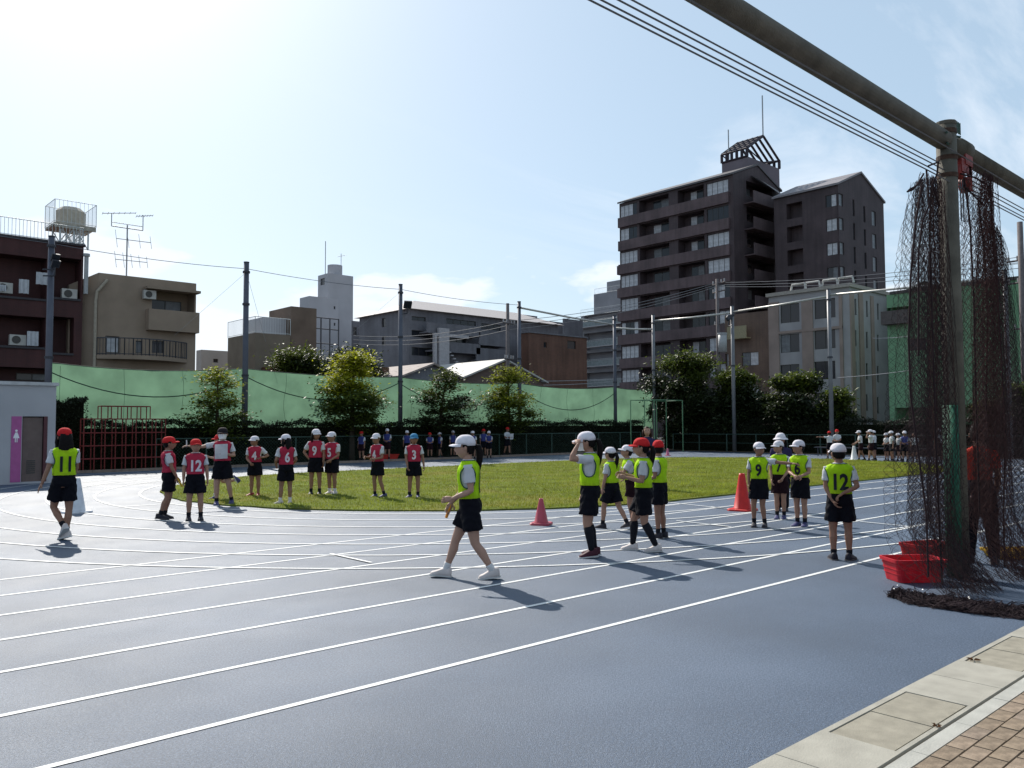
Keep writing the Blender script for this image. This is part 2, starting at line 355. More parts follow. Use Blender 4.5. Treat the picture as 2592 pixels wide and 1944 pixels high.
def facade(mb, o, u, n, Wd, H, ops, depth=.16, z0=0):
    """one wall with real openings; o origin, u along, n outward"""
    o, u, n = Vector(o), Vector(u), Vector(n); up = Vector((0, 0, 1))
    us = sorted({0, Wd}|{round(a, 4) for q in ops for a in (q[0], q[2])}); zs = sorted({z0, H}|{round(a, 4) for q in ops for a in (q[1], q[3])})
    P = lambda a, z, d=0: o+u*a+up*z-n*d
    def q4(a, b, c, d): mb.add([a, b, c, d], [(0, 1, 2, 3)])
    for i in range(len(us)-1):
        for j in range(len(zs)-1):
            cu, cz = (us[i]+us[i+1])/2, (zs[j]+zs[j+1])/2
            if any(q[0] < cu < q[2] and q[1] < cz < q[3] for q in ops): continue
            q4(P(us[i], zs[j]), P(us[i+1], zs[j]), P(us[i+1], zs[j+1]), P(us[i], zs[j+1]))
    for q in ops:
        d = q[4] if len(q) > 4 else depth; a, b, c, e = q[:4]
        q4(P(a, b), P(c, b), P(c, b, d), P(a, b, d)); q4(P(a, e), P(c, e), P(c, e, d), P(a, e, d))
        q4(P(a, b), P(a, e), P(a, e, d), P(a, b, d)); q4(P(c, b), P(c, e), P(c, e, d), P(c, b, d))
        if len(q) > 5: q4(P(a, b, d), P(c, b, d), P(c, e, d), P(a, e, d))
WC = {}
def window(parent, o, u, n, q, panes=2, kinds=None, depth=.13, fm=None, fw=.045):
    """frame with a pane as sub-part, sitting in an opening"""
    o, u, n = Vector(o), Vector(u), Vector(n); w, h = q[2]-q[0], q[3]-q[1]; fm = fm or M_frame
    kinds = kinds or [M_glass]*panes
    rz = atan2(u.y, u.x); sgn = 1 if (Vector((u.y, -u.x, 0))-n).length < .1 else -1
    key = (round(w, 2), round(h, 2), panes, fm.name, sgn)
    if key not in WC:
        f = MB(); t = .05
        f.box((0, -t*.5, 0), (w, t*.5, fw)); f.box((0, -t*.5, h-fw), (w, t*.5, h)); f.box((0, -t*.5, fw), (fw, t*.5, h-fw)); f.box((w-fw, -t*.5, fw), (w, t*.5, h-fw))
        for k in range(1, panes): f.box((w*k/panes-fw*.5, -t*.6, fw), (w*k/panes+fw*.5, t*.6, h-fw))
        WC[key] = mesh_from('window', f.v, f.f, fm)
    p = o+u*q[0]+Vector((0, 0, q[1]))-n*depth
    wo = link('window', WC[key], parent, p, rz)
    for k in range(panes):
        k2 = ('p', round(w/panes, 2), round(h, 2), kinds[k].name)
        if k2 not in WC: ww = w/panes-fw; WC[k2] = mesh_from('pane', [(0,0,0),(ww,0,0),(ww,0,h-fw*2),(0,0,h-fw*2)], [(0,1,2,3)], kinds[k])
        g = link('pane', WC[k2], wo, (w*k/panes+fw*.5, 0, fw))
    return wo
XN, YN = Vector((-1, 0, 0)), Vector((0, -1, 0))
XU, YU = Vector((0, 1, 0)), Vector((1, 0, 0))      # along directions of the -x wall (to image left) and of the -y wall (to image right)
def ac_unit(label, loc, rz=0, s=1.):
    t = thing('air_conditioner', label, 'air conditioner', loc, rz)
    q = MB(); q.box((-.4*s, -.15*s, 0), (.4*s, .15*s, .58*s)); q.build('case', M_acu, t)
    q = MB(); q.tube([(-.08*s, -.151*s, .3*s), (-.08*s, -.17*s, .3*s)], .22*s, 14); q.build('fan_grille', M_frame, t)
    return t
def rail(parent, pts, h, m, step=.14, name='railing', r=.015):
    q = MB()
    for a, b in zip(pts[:-1], pts[1:]):
        a, b = Vector(a), Vector(b); L = (b-a).length; k = max(2, int(L/step))
        q.tube([a+Vector((0, 0, h)), b+Vector((0, 0, h))], r*1.7, 5); q.tube([a+Vector((0, 0, .08)), b+Vector((0, 0, .08))], r*1.2, 4)
        for i in range(k+1):
            p = a+(b-a)*i/k; q.tube([p, p+Vector((0, 0, h))], r*(1.6 if i in (0, k) else .8), 4)
    return q.build(name, m, parent)

# --- dark red tiled block, far left
Y1 = 52.; a = at_y(212, 625, Y1); b = at_y(0, 597, Y1)
M_red = tilemat('dark_red_tile', (.062, .020, .019), (.052, .018, .018), (.06, .03, .03))
bl = thing('apartment_block', 'dark red tiled apartment block with a white rooftop rail and water tank, far left', 'building', (a.x, Y1, 0))
Wd = 16.; H = a.z
def lx(px, py=700): return at_y(px, py, Y1).x-a.x+Wd
def lz(px, py): return at_y(px, py, Y1).z
ops = []
for (p0, p1, z0, z1) in ((-300, 118, 648, 758), (132, 205, 648, 758), (-300, 118, 800, 880), (132, 190, 800, 895), (-300, 190, 930, 968)):
    x0 = max(.3, lx(p0)); x1 = lx(p1); zt = lz(p0 if p0 > 0 else 60, z0); zb = lz(p1, z1)
    ops.append((x0, zb, x1, zt, 1.3, 1))
q = MB(); facade(q, (-Wd, 0, 0), YU, YN, Wd, H, ops)
q.quad((-Wd, 0, H), (0, 0, H), (0, 10, H), (-Wd, 10, H)); q.quad((-Wd, 0, 0), (-Wd, 10, 0), (-Wd, 10, H), (-Wd, 0, H)); q.quad((0, 0, 0), (0, 10, 0), (0, 10, H), (0, 0, H)); q.quad((-Wd, 10, 0), (0, 10, 0), (0, 10, H), (-Wd, 10, H))
q.build('wall', M_red, bl)
q = MB(); q.box((-Wd-.05, -.12, H), (.08, .15, H+.12)); q.build('roof_edge', mat('dark_coping', (.05, .045, .05), .7), bl)
for i, op in enumerate(ops):
    z = op[1]; q = MB()
    q.box((op[0]-Wd, -.08, z-.12), (op[2]-Wd, .06, z+.0)); q.build('balcony_slab', mat('dark_coping', (.05, .045, .05)), bl)
    k = 0; xx = op[0]+.5
    while xx+1.7 < op[2]:
        window(bl, (-Wd, 0, 0), YU, YN, (xx, z+.1, xx+1.6, min(op[3]-.25, z+2.0)), 2, random.choice([[M_glass, M_glass], [M_glass, M_curt2]]), depth=1.28)
        xx += 2.9
rail(bl, [(-Wd, .1, H+.12), (0, .1, H+.12)], 1.0, M_rail, .18)
rail(bl, [(0, .1, H+.12), (0, 9.5, H+.12)], 1.0, M_rail, .25)
q = MB(); pz = lz(218, 650); q.tube([(.12, -.15, pz-2.2), (.12, -.15, pz)], .12, 8); q.tube([(.12, -.15, pz), (.12, -.15, pz+.15)], .19, 8); q.build('vent_pipe', M_framel, bl)
M_cloth = mat('white_cloth', (.62, .63, .66), .9, .1, var=.1, trans=.25)
for i, (p0, p1, y0, y1, lb) in enumerate([(48, 73, 706, 744, 'white towel hanging on the upper balcony of the red block'), (92, 123, 688, 722, 'grey sheet hung out beside the net pole, highest on the red block'), (69, 96, 838, 876, 'white towel hanging on the lower balcony of the red block'), (-2, 15, 720, 738, 'pale cloth hung at the left end of the upper balcony')]):
    A, B = at_y(p0, y0, Y1-.12), at_y(p1, y1, Y1-.12); vs = []; nx = 8
    for k in range(nx+1):
        x = A.x+(B.x-A.x)*k/nx; dy = .05*sin(k*1.9+i); vs += [(x, Y1-.14+dy, A.z), (x, Y1-.14+dy*1.8, B.z)]
    o = link('laundry', mesh_from('laundry', vs, [(2*k, 2*k+2, 2*k+3, 2*k+1) for k in range(nx)], M_cloth, True)); o.location = (0, 0, 0); tag(o, lb, 'laundry')
for p, lb in (((175, 757), 'air conditioner on the upper right balcony of the red block'), ((44, 874), 'air conditioner on the lower balcony of the red block'), ((10, 742), 'air conditioner on the upper balcony, left end of the red block')):
    A = at_y(p[0], p[1], Y1+.25); ac_unit(lb, (A.x, Y1+.3, A.z))
# rooftop water tank on its stand
A = at_y(178, 595, Y1+2.2); tk = thing('water_tank', 'beige rooftop water tank on a railed platform above the red block', 'tank', (A.x, Y1+2.2, H+.1))
zp = A.z-H-.1; q = MB(); w2 = 1.12
zp = at_y(178, 583, Y1+2.2).z-H-.1
for sx in (-.75, 0, .75):
    for sy in (-.9, .9): q.tube([(sx, sy, 0), (sx, sy, zp)], .05, 6)
for sy in (-.9, .9):
    for sx in (-.75, 0): q.tube([(sx, sy, 0), (sx+.75, sy, zp)], .03, 4); q.tube([(sx+.75, sy, 0), (sx, sy, zp)], .03, 4)
for k in range(7): q.tube([(.45+.06*(k % 2), -.95, zp*k/7), (.45, .9, zp*k/7)], .025, 4)
q.build('stand', M_rail, tk)
q = MB(); q.box((-w2, -w2, zp), (w2, w2, zp+.14)); q.box((-w2, -w2, zp-.14), (w2, -w2+.1, zp)); q.build('platform', mat('tank_platform', (.34, .31, .26), .8, var=.3), tk)
q = MB(); th = 1.2; R8 = []
for z, r in ((zp+.14, .74), (zp+.14+th*.8, .74), (zp+.14+th, .5), (zp+.14+th*1.06, .2)): R8.append([(r*1.1*cos(t), r*sin(t), z) for t in [2*pi*k/10 for k in range(10)]])
q.loft(R8); q.build('tank', mat('tank_beige', (.42, .37, .30), .6, var=.12), tk)
rail(tk, [(-w2, -w2, zp+.14), (w2, -w2, zp+.14), (w2, w2, zp+.14), (-w2, w2, zp+.14), (-w2, -w2, zp+.14)], 1.35, M_rail, .22, 'guard_rail', .012)

# --- beige three storey house
Y2 = 52.; c0 = at_y(250, 690, Y2); c1 = at_y(497, 718, Y2); M_bei = mat('beige_render', (.27, .205, .155), .85, .2, var=.12, vscale=.8, bump=.2, bscale=30)
hs = thing('beige_house', 'beige three storey house with a recessed balcony and a curved railed balcony', 'house', (c0.x, Y2, 0))
Wd = c1.x-c0.x; H = c0.z
fx = lambda px: at_y(px, 800, Y2).x-c0.x
fz = lambda px, py: at_y(px, py, Y2).z
ops = [(fx(384), fz(384, 782), fx(492), fz(440, 736), 1.2, 1), (fx(268), fz(268, 892), fx(304), fz(304, 852)), (fx(345), fz(345, 893), fx(362), fz(345, 862)), (fx(386), fz(386, 893), fx(416), fz(386, 862))]
q = MB(); facade(q, (0, 0, 0), YU, YN, Wd, H, ops)
dz = 1.0; D = 9.
q.quad((0, 0, H), (Wd, 0, H), (Wd, D, H), (0, D, H)); q.quad((Wd, 0, 0), (Wd, D, 0), (Wd, D, H), (Wd, 0, H))
q.quad((0, 0, 0), (0, 0, H), (-1.35, .9, H-.75), (-1.35, .9, 0)); q.quad((-1.35, .9, 0), (-1.35, .9, H-.75), (-1.35, D, H-.75), (-1.35, D, 0)); q.quad((0, 0, H), (0, D, H), (-1.35, D, H-.75), (-1.35, .9, H-.75)); q.quad((-1.35, D, 0), (Wd, D, 0), (Wd, D, H), (0, D, H), (-1.35, D, H-.75))
q.build('wall', M_bei, hs)
window(hs, (0, 0, 0), YU, YN, (ops[0][0]+.2, ops[0][1]+.05, ops[0][0]+2.2, ops[0][3]-.5), 2, [M_glass, M_curt2], depth=1.17)
window(hs, (0, 0, 0), YU, YN, ops[1], 1, [M_curt]); window(hs, (0, 0, 0), YU, YN, ops[2], 1, [M_curt2]); window(hs, (0, 0, 0), YU, YN, ops[3], 2, [M_glass, M_glass])
q = MB(); q.box((fx(369), -.55, fz(369, 836)), (Wd+.02, -.003, fz(369, 783))); q.build('balcony_parapet', M_bei, hs)
q = MB(); q.box((fx(362), -.7, fz(369, 733)), (Wd+.03, -.003, fz(369, 731)+.1)); q.build('awning', M_bei, hs)
q = MB(); bx0, bx1 = fx(245), fx(472); zb, zt = fz(300, 896), fz(300, 868)
arc = [(bx0+(bx1-bx0)*t, -.15-1.1*sin(pi*t), 0) for t in [k/12 for k in range(13)]]
q.loft([[ (p[0], p[1], zb-.35), (p[0], p[1], zb-.12), (p[0], -.002, zb-.12), (p[0], -.002, zb-.35)] for p in arc]); q.build('curved_balcony', M_bei, hs)
rail(hs, [(p[0], p[1]+.05, zb-.12) for p in arc], zt-zb+.35, M_raild, .17, 'curved_railing', .02)
q = MB(); dp = mat('drain_pipe', (.33, .28, .22), .6); z1, z2 = fz(268, 712), fz(241, 738)
q.tube([(fx(268), -.1, z1+.1), (fx(266), -.1, z1), (fx(243), -.1, z2), (fx(240), -.1, z2-.6), (fx(240), -.1, 2)], .09, 8); q.build('downpipe', dp, hs)
ac_unit('air conditioner mounted high beside the recessed balcony of the beige house', tuple(at_y(378, 757, Y2-.3)), 0, .9)
# aerials
M_steel = mat('galvanised_steel', (.30, .31, .32), .45, .5, var=.15, metal=.3)
def yagi(q, o, d, L, n, w, side=Vector((0, 1, 0))):
    o, d = Vector(o), Vector(d).normalized(); side = Vector(side)
    q.tube([o-d*L*.4, o+d*L*.6], .022, 4)
    for k in range(n):
        c = o-d*L*.4+d*L*k/(n-1); ww = w*(1-.35*k/n); q.tube([c-side*ww/2, c+side*ww/2], .014, 4)
A = at_y(320, 700, Y2+3); an = thing('tv_aerial', 'tall rooftop aerial mast with several antennas on the beige house', 'antenna', (A.x, Y2+3, H))
hm = at_y(320, 538, Y2+3).z-H; q = MB(); q.tube([(0, 0, 0), (0, 0, hm-.8)], .045, 6); q.tube([(-.95, 0, hm-1), (-.95, 0, hm-.2)], .03, 5); q.tube([(.95, 0, hm-1), (.95, 0, hm)], .03, 5); q.tube([(-.95, 0, hm-1), (.95, 0, hm-1)], .035, 5); q.tube([(-.95, 0, hm-.75), (.95, 0, hm-.75)], .025, 5); q.build('mast', M_steel, an)
q = MB(); yagi(q, (-.7, 0, hm-.15), (1, -.3, .12), 1.9, 7, .7, (.2, 1, 0)); q.build('antenna', M_steel, an)
q = MB(); yagi(q, (.95, 0, hm-.05), (1, .5, .3), 1.4, 7, .7, (.2, 1, 0)); q.build('antenna', M_steel, an)
q = MB(); yagi(q, (.2, 0, hm*.62), (1, .2, .06), 2.3, 4, 1.2, (0, .4, 1)); q.build('antenna', M_steel, an)
q = MB(); yagi(q, (.1, 0, hm*.33), (1, .2, .06), 2.1, 5, 1.1, (0, .4, 1)); q.build('antenna', M_steel, an)

# --- small buildings behind
def block(name, label, cat, px0, pxc, px1, pyt, Y, m, ops_r=(), ops_l=(), D=None, pyb=None, win=True, glass=None, base=0, coping=None, fl=None):
    """box standing at depth Y: corner column pxc, -y wall to px1, -x wall to px0; window rectangles in px"""
    c = at_y(pxc, pyt, Y); x1 = at_y(px1, pyt, Y).x; t = thing(name, label, cat, (c.x, Y, 0)); H = c.z; Wd = x1-c.x
    dd = D or (at_x(px0, pyt, c.x).y-Y)
    q = MB()
    R = []; Lq = []
    for (a, b, e, f) in ops_r:
        A, B = at_y(a, b, Y), at_y(e, f, Y); R.append((A.x-c.x, min(A.z, B.z), B.x-c.x, max(A.z, B.z)))
    for (a, b, e, f) in ops_l:
        A, B = at_x(a, b, c.x), at_x(e, f, c.x); Lq.append((B.y-Y, min(A.z, B.z), A.y-Y, max(A.z, B.z)))
    facade(q, (0, 0, 0), YU, YN, Wd, H, R); facade(q, (0, 0, 0), XU, XN, dd, H, Lq)
    q.quad((0, 0, H), (Wd, 0, H), (Wd, dd, H), (0, dd, H)); q.quad((Wd, 0, 0), (Wd, dd, 0), (Wd, dd, H), (Wd, 0, H)); q.quad((0, dd, 0), (Wd, dd, 0), (Wd, dd, H), (0, dd, H))
    q.build('wall', m, t)
    if coping:
        k = MB(); k.box((-.12, -.12, H), (Wd+.1, .12, H+.16)); k.box((-.12, .12, H), (.12, dd, H+.16)); k.build('coping', coping, t)
    for r_ in R: window(t, (0, 0, 0), YU, YN, r_, max(1, int(round((r_[2]-r_[0])/.9))), None if not glass else [glass]*max(1, int(round((r_[2]-r_[0])/.9))))
    for r_ in Lq: window(t, (0, 0, 0), XU, XN, r_, max(1, int(round((r_[2]-r_[0])/.9))), None if not glass else [glass]*max(1, int(round((r_[2]-r_[0])/.9))))
    return t, H, Wd, dd
M_pale = mat('pale_render', (.40, .35, .31), .85, .2, var=.1, vscale=.6)
M_tan = mat('tan_render', (.185, .15, .115), .85, .2, var=.14, vscale=.7)
M_white = mat('white_grey_render', (.42, .41, .43), .85, .2, var=.1, vscale=.4)
M_grey = tilemat('grey_tile', (.155, .148, .165), (.14, .134, .15), (.08, .08, .085), .3, .1)
block('low_house', 'small pale house seen between the beige house and the tan one', 'house', 497, 510, 590, 885, 70., M_pale, ops_r=[(540, 908, 552, 918)])
t, H, Wd, dd = block('tan_building', 'tan two storey building with a railed roof terrace and stair block', 'house', 577, 646, 735, 842, 58., M_tan)
rail(t, [(0, dd, H), (0, 0, H), (Wd, 0, H)], at_y(650, 811, 58).z-H+.3, M_rail, .2)
A = at_y(728, 780, 58.); sb = MB(); x0 = at_y(725, 780, 60).x-at_y(646, 842, 58.).x; x1 = at_y(789, 780, 60).x-at_y(646, 842, 58.).x; zt = at_y(728, 778, 60).z
sb.box((x0, 1.2, 3), (x1, 5, zt)); sb.build('stair_block', mat('brown_render', (.15, .11, .085), .85, var=.18, vscale=.8), t)
sb = MB(); sb.box((x0-2.0, 2.0, H-.4), (x0-.01, 4.5, at_y(700, 806, 60).z)); sb.build('roof_hut', M_white, t)
# scaffold frame next to it
A = at_y(790, 802, 60.); B = at_y(857, 860, 60.); sc = thing('steel_frame', 'bare dark steel frame standing beside the stair block', 'frame', (A.x, 60., 0)); q = MB(); hz = A.z; L = B.x-A.x
for k in range(4): q.tube([(L*k/3, 0, 4), (L*k/3, 0, hz)], .06, 5)
for z in (hz, hz-.9, hz-2.1): q.tube([(0, 0, z), (L, 0, z)], .05, 5)
q.build('frame', M_raild, sc)
# stepped white tower
Y4 = 86.
t, H, Wd, dd = block('white_tower', 'tall pale grey stair tower with a round water tank on top', 'building', 805, 831, 894, 691, Y4, M_white, ops_l=[(811, 706, 822, 720)])
q = MB(); A = at_y(850, 672, Y4+2); rr = (at_y(864, 672, Y4+2).x-at_y(831, 672, Y4+2).x)/2; q.tube([(A.x-at_y(831, 691, Y4).x, 2.2, H), (A.x-at_y(831, 691, Y4).x, 2.2, A.z)], rr, 18); q.build('roof_tank', M_white, t)
q = MB(); q.tube([(.4, 1.4, H), (.4, 1.4, at_y(829, 604, Y4).z)], .05, 5); q.build('aerial', M_steel, t)
q = MB(); q.tube([(3, 2.2, A.z), (3, 2.2, A.z+1.6)], .04, 4); yagi(q, (3, 2.2, A.z+1.3), (1, .3, .3), 1.2, 5, .7); q.build('antenna', M_steel, t)
block('pale_block', 'pale lower block with two small windows in front of the stair tower', 'building', 759, 783, 857, 749, Y4-3, M_white, ops_r=[(845, 775, 849, 783), (845, 817, 849, 825)])
block('grey_annexe', 'grey annexe between the stair tower and the long grey block', 'building', 890, 893, 915, 812, Y4-6, M_grey, ops_r=[(894, 828, 903, 848)])
# long grey block
Y5 = 64.; c = at_y(1036, 782, Y5)
lw = [(966, 806, 976, 827), (966, 852, 976, 873)]
rw_ = [(1042, 800, 1078, 814), (1042, 835, 1090, 856), (1042, 878, 1100, 903), (1130, 806, 1205, 826), (1135, 850, 1180, 876), (1215, 855, 1270, 880), (1218, 818, 1268, 838)]
t, H, Wd, dd = block('long_grey_block', 'long dark grey housing block with a shallow pale roof and open corridors', 'building', 910, 1036, 1412, 782, Y5, M_grey, ops_r=rw_, ops_l=lw, glass=None)
q = MB(); zr = H+1.5
q.add([(-.4, -.5, H), (Wd+.5, -.5, H), (Wd+.5, dd+.5, H), (-.4, dd+.5, H), (3, dd*.4, zr), (Wd-3, dd*.4, zr)], [(0, 1, 5, 4), (1, 2, 5), (2, 3, 4, 5), (3, 0, 4), (3, 2, 1, 0)]); q.build('roof', mat('pale_roof', (.42, .38, .37), .7, var=.1), t)
for (p0, p1, py, hh) in ((1080, 1215, 815, 1.0), (1095, 1215, 862, 1.0), (1212, 1282, 840, 1.3), (1205, 1282, 880, 1.3)):
    A, B = at_y(p0, py, Y5-1.2), at_y(p1, py, Y5-1.2); q = MB(); q.box((A.x-c.x, -1.25, A.z-hh), (B.x-c.x, -1.12, A.z)); q.box((A.x-c.x, -1.12, A.z-hh), (B.x-c.x, -.01, A.z-hh+.15)); q.build('balcony', M_grey, t)
A, B = at_y(1100, 842, Y5-1.6), at_y(1136, 952, Y5-1.6); q = MB(); q.box((A.x-c.x, -1.6, 0), (A.x-c.x+.3, -1.3, A.z)); q.box((B.x-c.x-1.2, -1.7, 0), (B.x-c.x, -1.35, A.z+.5)); q.box((A.x-c.x+.3, -1.6, A.z-.3), (B.x-c.x+2.5, -1.3, A.z)); q.build('stair_frame', mat('stair_pale', (.36, .34, .35), .8), t)
q = MB(); z0 = A.z-3.3
for k in range(10): q.box((A.x-c.x+.5+k*.3, -1.55, z0+.3*(9-k)), (A.x-c.x+.82+k*.3, -1.31, z0+.3*(9-k)+.12))
q.build('stair_flight', mat('stair_pale', (.36, .34, .35)), t)
# brown walled building right of it
M_brk = tilemat('brown_brick', (.15, .07, .045), (.125, .06, .042), (.06, .045, .04))
block('brown_brick_building', 'low brown brick building under the cloud, behind the netting', 'building', 1318, 1338, 1485, 842, 60., M_brk, ops_r=[(1436, 862, 1458, 884), (1376, 866, 1384, 880)], coping=M_grey)
block('grey_rooftop_block', 'small grey block with a flat roof left of the balconied flats', 'building', 1424, 1428, 1475, 806, 76., M_grey)
block('roofscape_block', 'distant low rooftop with vents behind the end of the long roof', 'building', 1318, 1322, 1360, 796, 96., mat('mid_grey', (.22, .21, .23)))
block('roofscape_block', 'distant dark rooftop just right of the corner pole with three vents', 'building', 1380, 1384, 1432, 812, 98., M_grey)

def gable(name, label, pxl, pxr, pyeave, pxa, pya, Y, mw, mr, D=9.):
    A, B = at_y(pxl, pyeave, Y), at_y(pxr, pyeave, Y); P = at_y(pxa, pya, Y); t = thing(name, label, 'house', (A.x, Y, 0)); Wd = B.x-A.x; zr = P.z; ze = A.z; xr = Wd/2
    q = MB(); q.add([(0,0,0),(Wd,0,0),(Wd,0,ze),(xr,0,zr),(0,0,ze),(0,D,0),(Wd,D,0),(Wd,D,ze),(xr,D,zr),(0,D,ze)], [(0,1,2,3,4),(5,9,8,7,6),(0,4,9,5),(1,6,7,2)]); q.build('wall', mw, t)
    q = MB(); e = .4; k = (zr-ze)/xr
    for s in (0, 1):
        x0 = -e if s == 0 else Wd+e; q.add([(x0,-e,ze-k*e+.02),(xr,-e,zr+.02),(xr,D+e,zr+.02),(x0,D+e,ze-k*e+.02),(x0,-e,ze-k*e+.16),(xr,-e,zr+.16),(xr,D+e,zr+.16),(x0,D+e,ze-k*e+.16)], [(0,1,2,3),(4,5,6,7),(0,1,5,4),(2,3,7,6),(3,0,4,7),(1,2,6,5)])
    q.build('roof', mr, t)
    for i in range(1): window(t, (0, 0, 0), YU, YN, (Wd*.4, ze*.45, Wd*.6, ze*.45+1.1), 2, None, depth=-.03)
    return t
M_roofl = mat('sunlit_roof_sheet', (.40, .38, .36), .6, .4, var=.15, vscale=2)
M_roofp = mat('pink_grey_roof', (.27, .22, .20), .75, .3, var=.2, vscale=2)
gable('gabled_house', 'small house with a pinkish grey gable roof behind the second net pole', 1020, 1160, 952, 1092, 924, 50., mat('grey_siding', (.16, .16, .18)), M_roofp, 8)
gable('gabled_house', 'small house with a bright pale gable roof beside the corner pole', 1168, 1372, 958, 1297, 915, 51., mat('brown_siding', (.14, .10, .085)), M_roofl, 10)
block('brown_wall_house', 'low brown plastered house just above the green netting', 'house', 640, 760, 985, 918, 52., mat('brown_plaster', (.13, .07, .05), .9, .1, var=.15, vscale=.5))
# balconied flats left of the tall block
X8 = 104.
def xblock(name, label, cat, px0, pxc, pyt, X, m, right_to=None, coping=None, D=12.):
    """box whose -x wall is seen: corner at column pxc, reaching left to px0"""
    c = at_x(pxc, pyt, X); y1 = at_x(px0, pyt, X).y; t = thing(name, label, cat, (X, c.y, 0)); Lw = y1-c.y
    Wd = at_y(right_to, pyt, c.y).x-X if right_to else D
    return t, c, Lw, Wd
def xr(c, p, X):      # px rectangle on the -x wall -> (u0,z0,u1,z1) with u to image left
    A, B = at_x(p[0], p[1], X), at_x(p[2], p[3], X); return (B.y-c.y, min(A.z, B.z), A.y-c.y, max(A.z, B.z))
def shell(t, c, Lw, Wd, H, m, opl=(), opr=(), roof=None):
    q = MB(); facade(q, (0, 0, 0), XU, XN, Lw, H, list(opl)); facade(q, (0, 0, 0), YU, YN, Wd, H, list(opr))
    q.quad((Wd, 0, 0), (Wd, Lw, 0), (Wd, Lw, H), (Wd, 0, H)); q.quad((0, Lw, 0), (Wd, Lw, 0), (Wd, Lw, H), (0, Lw, H)); q.quad((0, 0, H), (Wd, 0, H), (Wd, Lw, H), (0, Lw, H))
    return q.build('wall', m, t)
M_fl = mat('flats_grey', (.25, .25, .27), .8, .2, var=.12, vscale=.5)
t, c, Lw, Wd = xblock('balcony_flats', 'grey flats with white railed balconies beside the tall dark block', 'building', 1470, 1640, 778, X8, M_fl)
shell(t, c, Lw, Wd, c.z, M_fl, [xr(c, (1478, 845+k*50, 1640, 872+k*50), X8)+(1.4, 1) for k in range(4)]+[xr(c, (1478, 800, 1640, 812), X8)+(1., 1)])
for k, py in enumerate((815, 866, 915, 965)):
    A = at_x(1475, py, X8-1); z = A.z; q = MB(); q.box((-1.1, Lw*.05, z-.9), (-1.0, Lw, z-.05)); q.box((-1.1, Lw, z-.9), (-.01, Lw+.1, z-.05)); q.build('balcony_panel', mat('balcony_glass_grey', (.20, .23, .235), .4, .5, var=.2, vscale=3), t)
    q = MB(); q.box((-1.2, 0, z-1.05), (-.01, Lw+.15, z-.92)); q.build('balcony_slab', mat('slab_edge', (.42, .41, .42)), t)
    rail(t, [(-1.1, 0, z-.1), (-1.1, Lw+.1, z-.1)], .25, M_rail, .5)
rail(t, [(0, 0, c.z), (0, Lw, c.z)], 1.1, M_rail, .3)
q = MB(); z2 = at_x(1505, 745, X8+3).z; q.box((3, -2, c.z), (9, at_x(1503, 745, X8+3).y-c.y, z2)); q.box((5, -2, z2), (9, at_x(1536, 715, X8+5).y-c.y, at_x(1536, 714, X8+5).z)); q.build('stepped_top', M_fl, t)
rail(t, [(3, -2, z2), (3, at_x(1505, 745, X8+3).y-c.y, z2)], .9, M_rail, .3)

# --- the tall dark block
X9 = 92.; M_dk = tilemat('dark_brown_tile', (.068, .048, .050), (.060, .043, .047), (.044, .034, .038), .3, .1)
M_dk2 = tilemat('parapet_tile', (.115, .078, .080), (.10, .070, .074), (.075, .058, .06), .3, .1)
t, c, Lw, Wd = xblock('tall_apartment_block', 'tall dark brown apartment block with banded balconies and a gabled roof', 'building', 1567, 1855, 441, X9, M_dk, right_to=1974)
t9 = t; H = c.z; py9 = [470, 536, 601, 668, 734, 800, 862, 925, 990]   # window tops at the right bay
ops = []; wins = []
zt = lambda px, py: at_x(px, py, X9).z
fh = (zt(1815, 536)-zt(1815, 800))/4
u = lambda px: at_x(px, 700, X9).y-c.y
zw = [zt(1800, 463)-fh*k for k in range(9)]
for k, z in enumerate(zw):
    h = 1.75
    A = (u(1847), z-h, u(1792), z); B = (u(1614), z-h, u(1571), z)
    ops += [A, B]; wins += [(A, 4), (B, 4)]
    ops += [(u(1785), z-h-.1, u(1718), z+.1, 1.5, 1), (u(1695), z-h-.1, u(1620), z+.1, 1.5, 1)]
opr = []; ur = lambda px: at_y(px, 700, c.y).x-X9
for k, z in enumerate(zw): opr.append((ur(1893), z-1.8, ur(1960), z+.2, 1.4, 1))
shell(t, c, Lw, Wd, H, M_dk, ops, opr)
for i, (o_, n_) in enumerate(wins):
    r = random.random; kk = [M_curt if r() < .72 else M_glass for _ in range(4)]; window(t, (0, 0, 0), XU, XN, o_, 4, kk)
for k, z in enumerate(zw):
    for (a_, b_) in ((u(1768), u(1735)), (u(1680), u(1640))):
        window(t, (0, 0, 0), XU, XN, (a_, z-1.7, b_, z-.1), 2, random.choice([[M_curt2, M_glass], [M_glass, M_curt2], [M_glass, M_glass], [M_glass, M_curt]]), depth=1.46)
    q = MB(); q.box((-.35, u(1850), z-1.75-1.45), (-.003, u(1569), z-1.78)); q.build('balcony_parapet', M_dk2, t)
    q = MB(); q.box((ur(1886), -1.5, z-3.1), (ur(1985), -1.38, z-1.55)); q.box((ur(1985)-.12, -1.38, z-3), (ur(1985), -.003, z-1.55)); q.box((ur(1886), -1.38, z-3.1), (ur(1985), -.003, z-2.95)); q.build('side_balcony', M_dk2, t)
    window(t, (0, 0, 0), YU, YN, (ur(1900), z-1.75, ur(1925), z-.15), 2, random.choice([[M_curt, M_glass], [M_curt, M_curt2], [M_curt2, M_glass]]), depth=1.36)
    if 1 < k < 6:
        q = MB(); y0 = at_x(1556, 700, X9).y-c.y; q.box((0.5, Lw, z-3), (3, y0, z-1.7)); q.build('end_balcony', M_dk2, t)
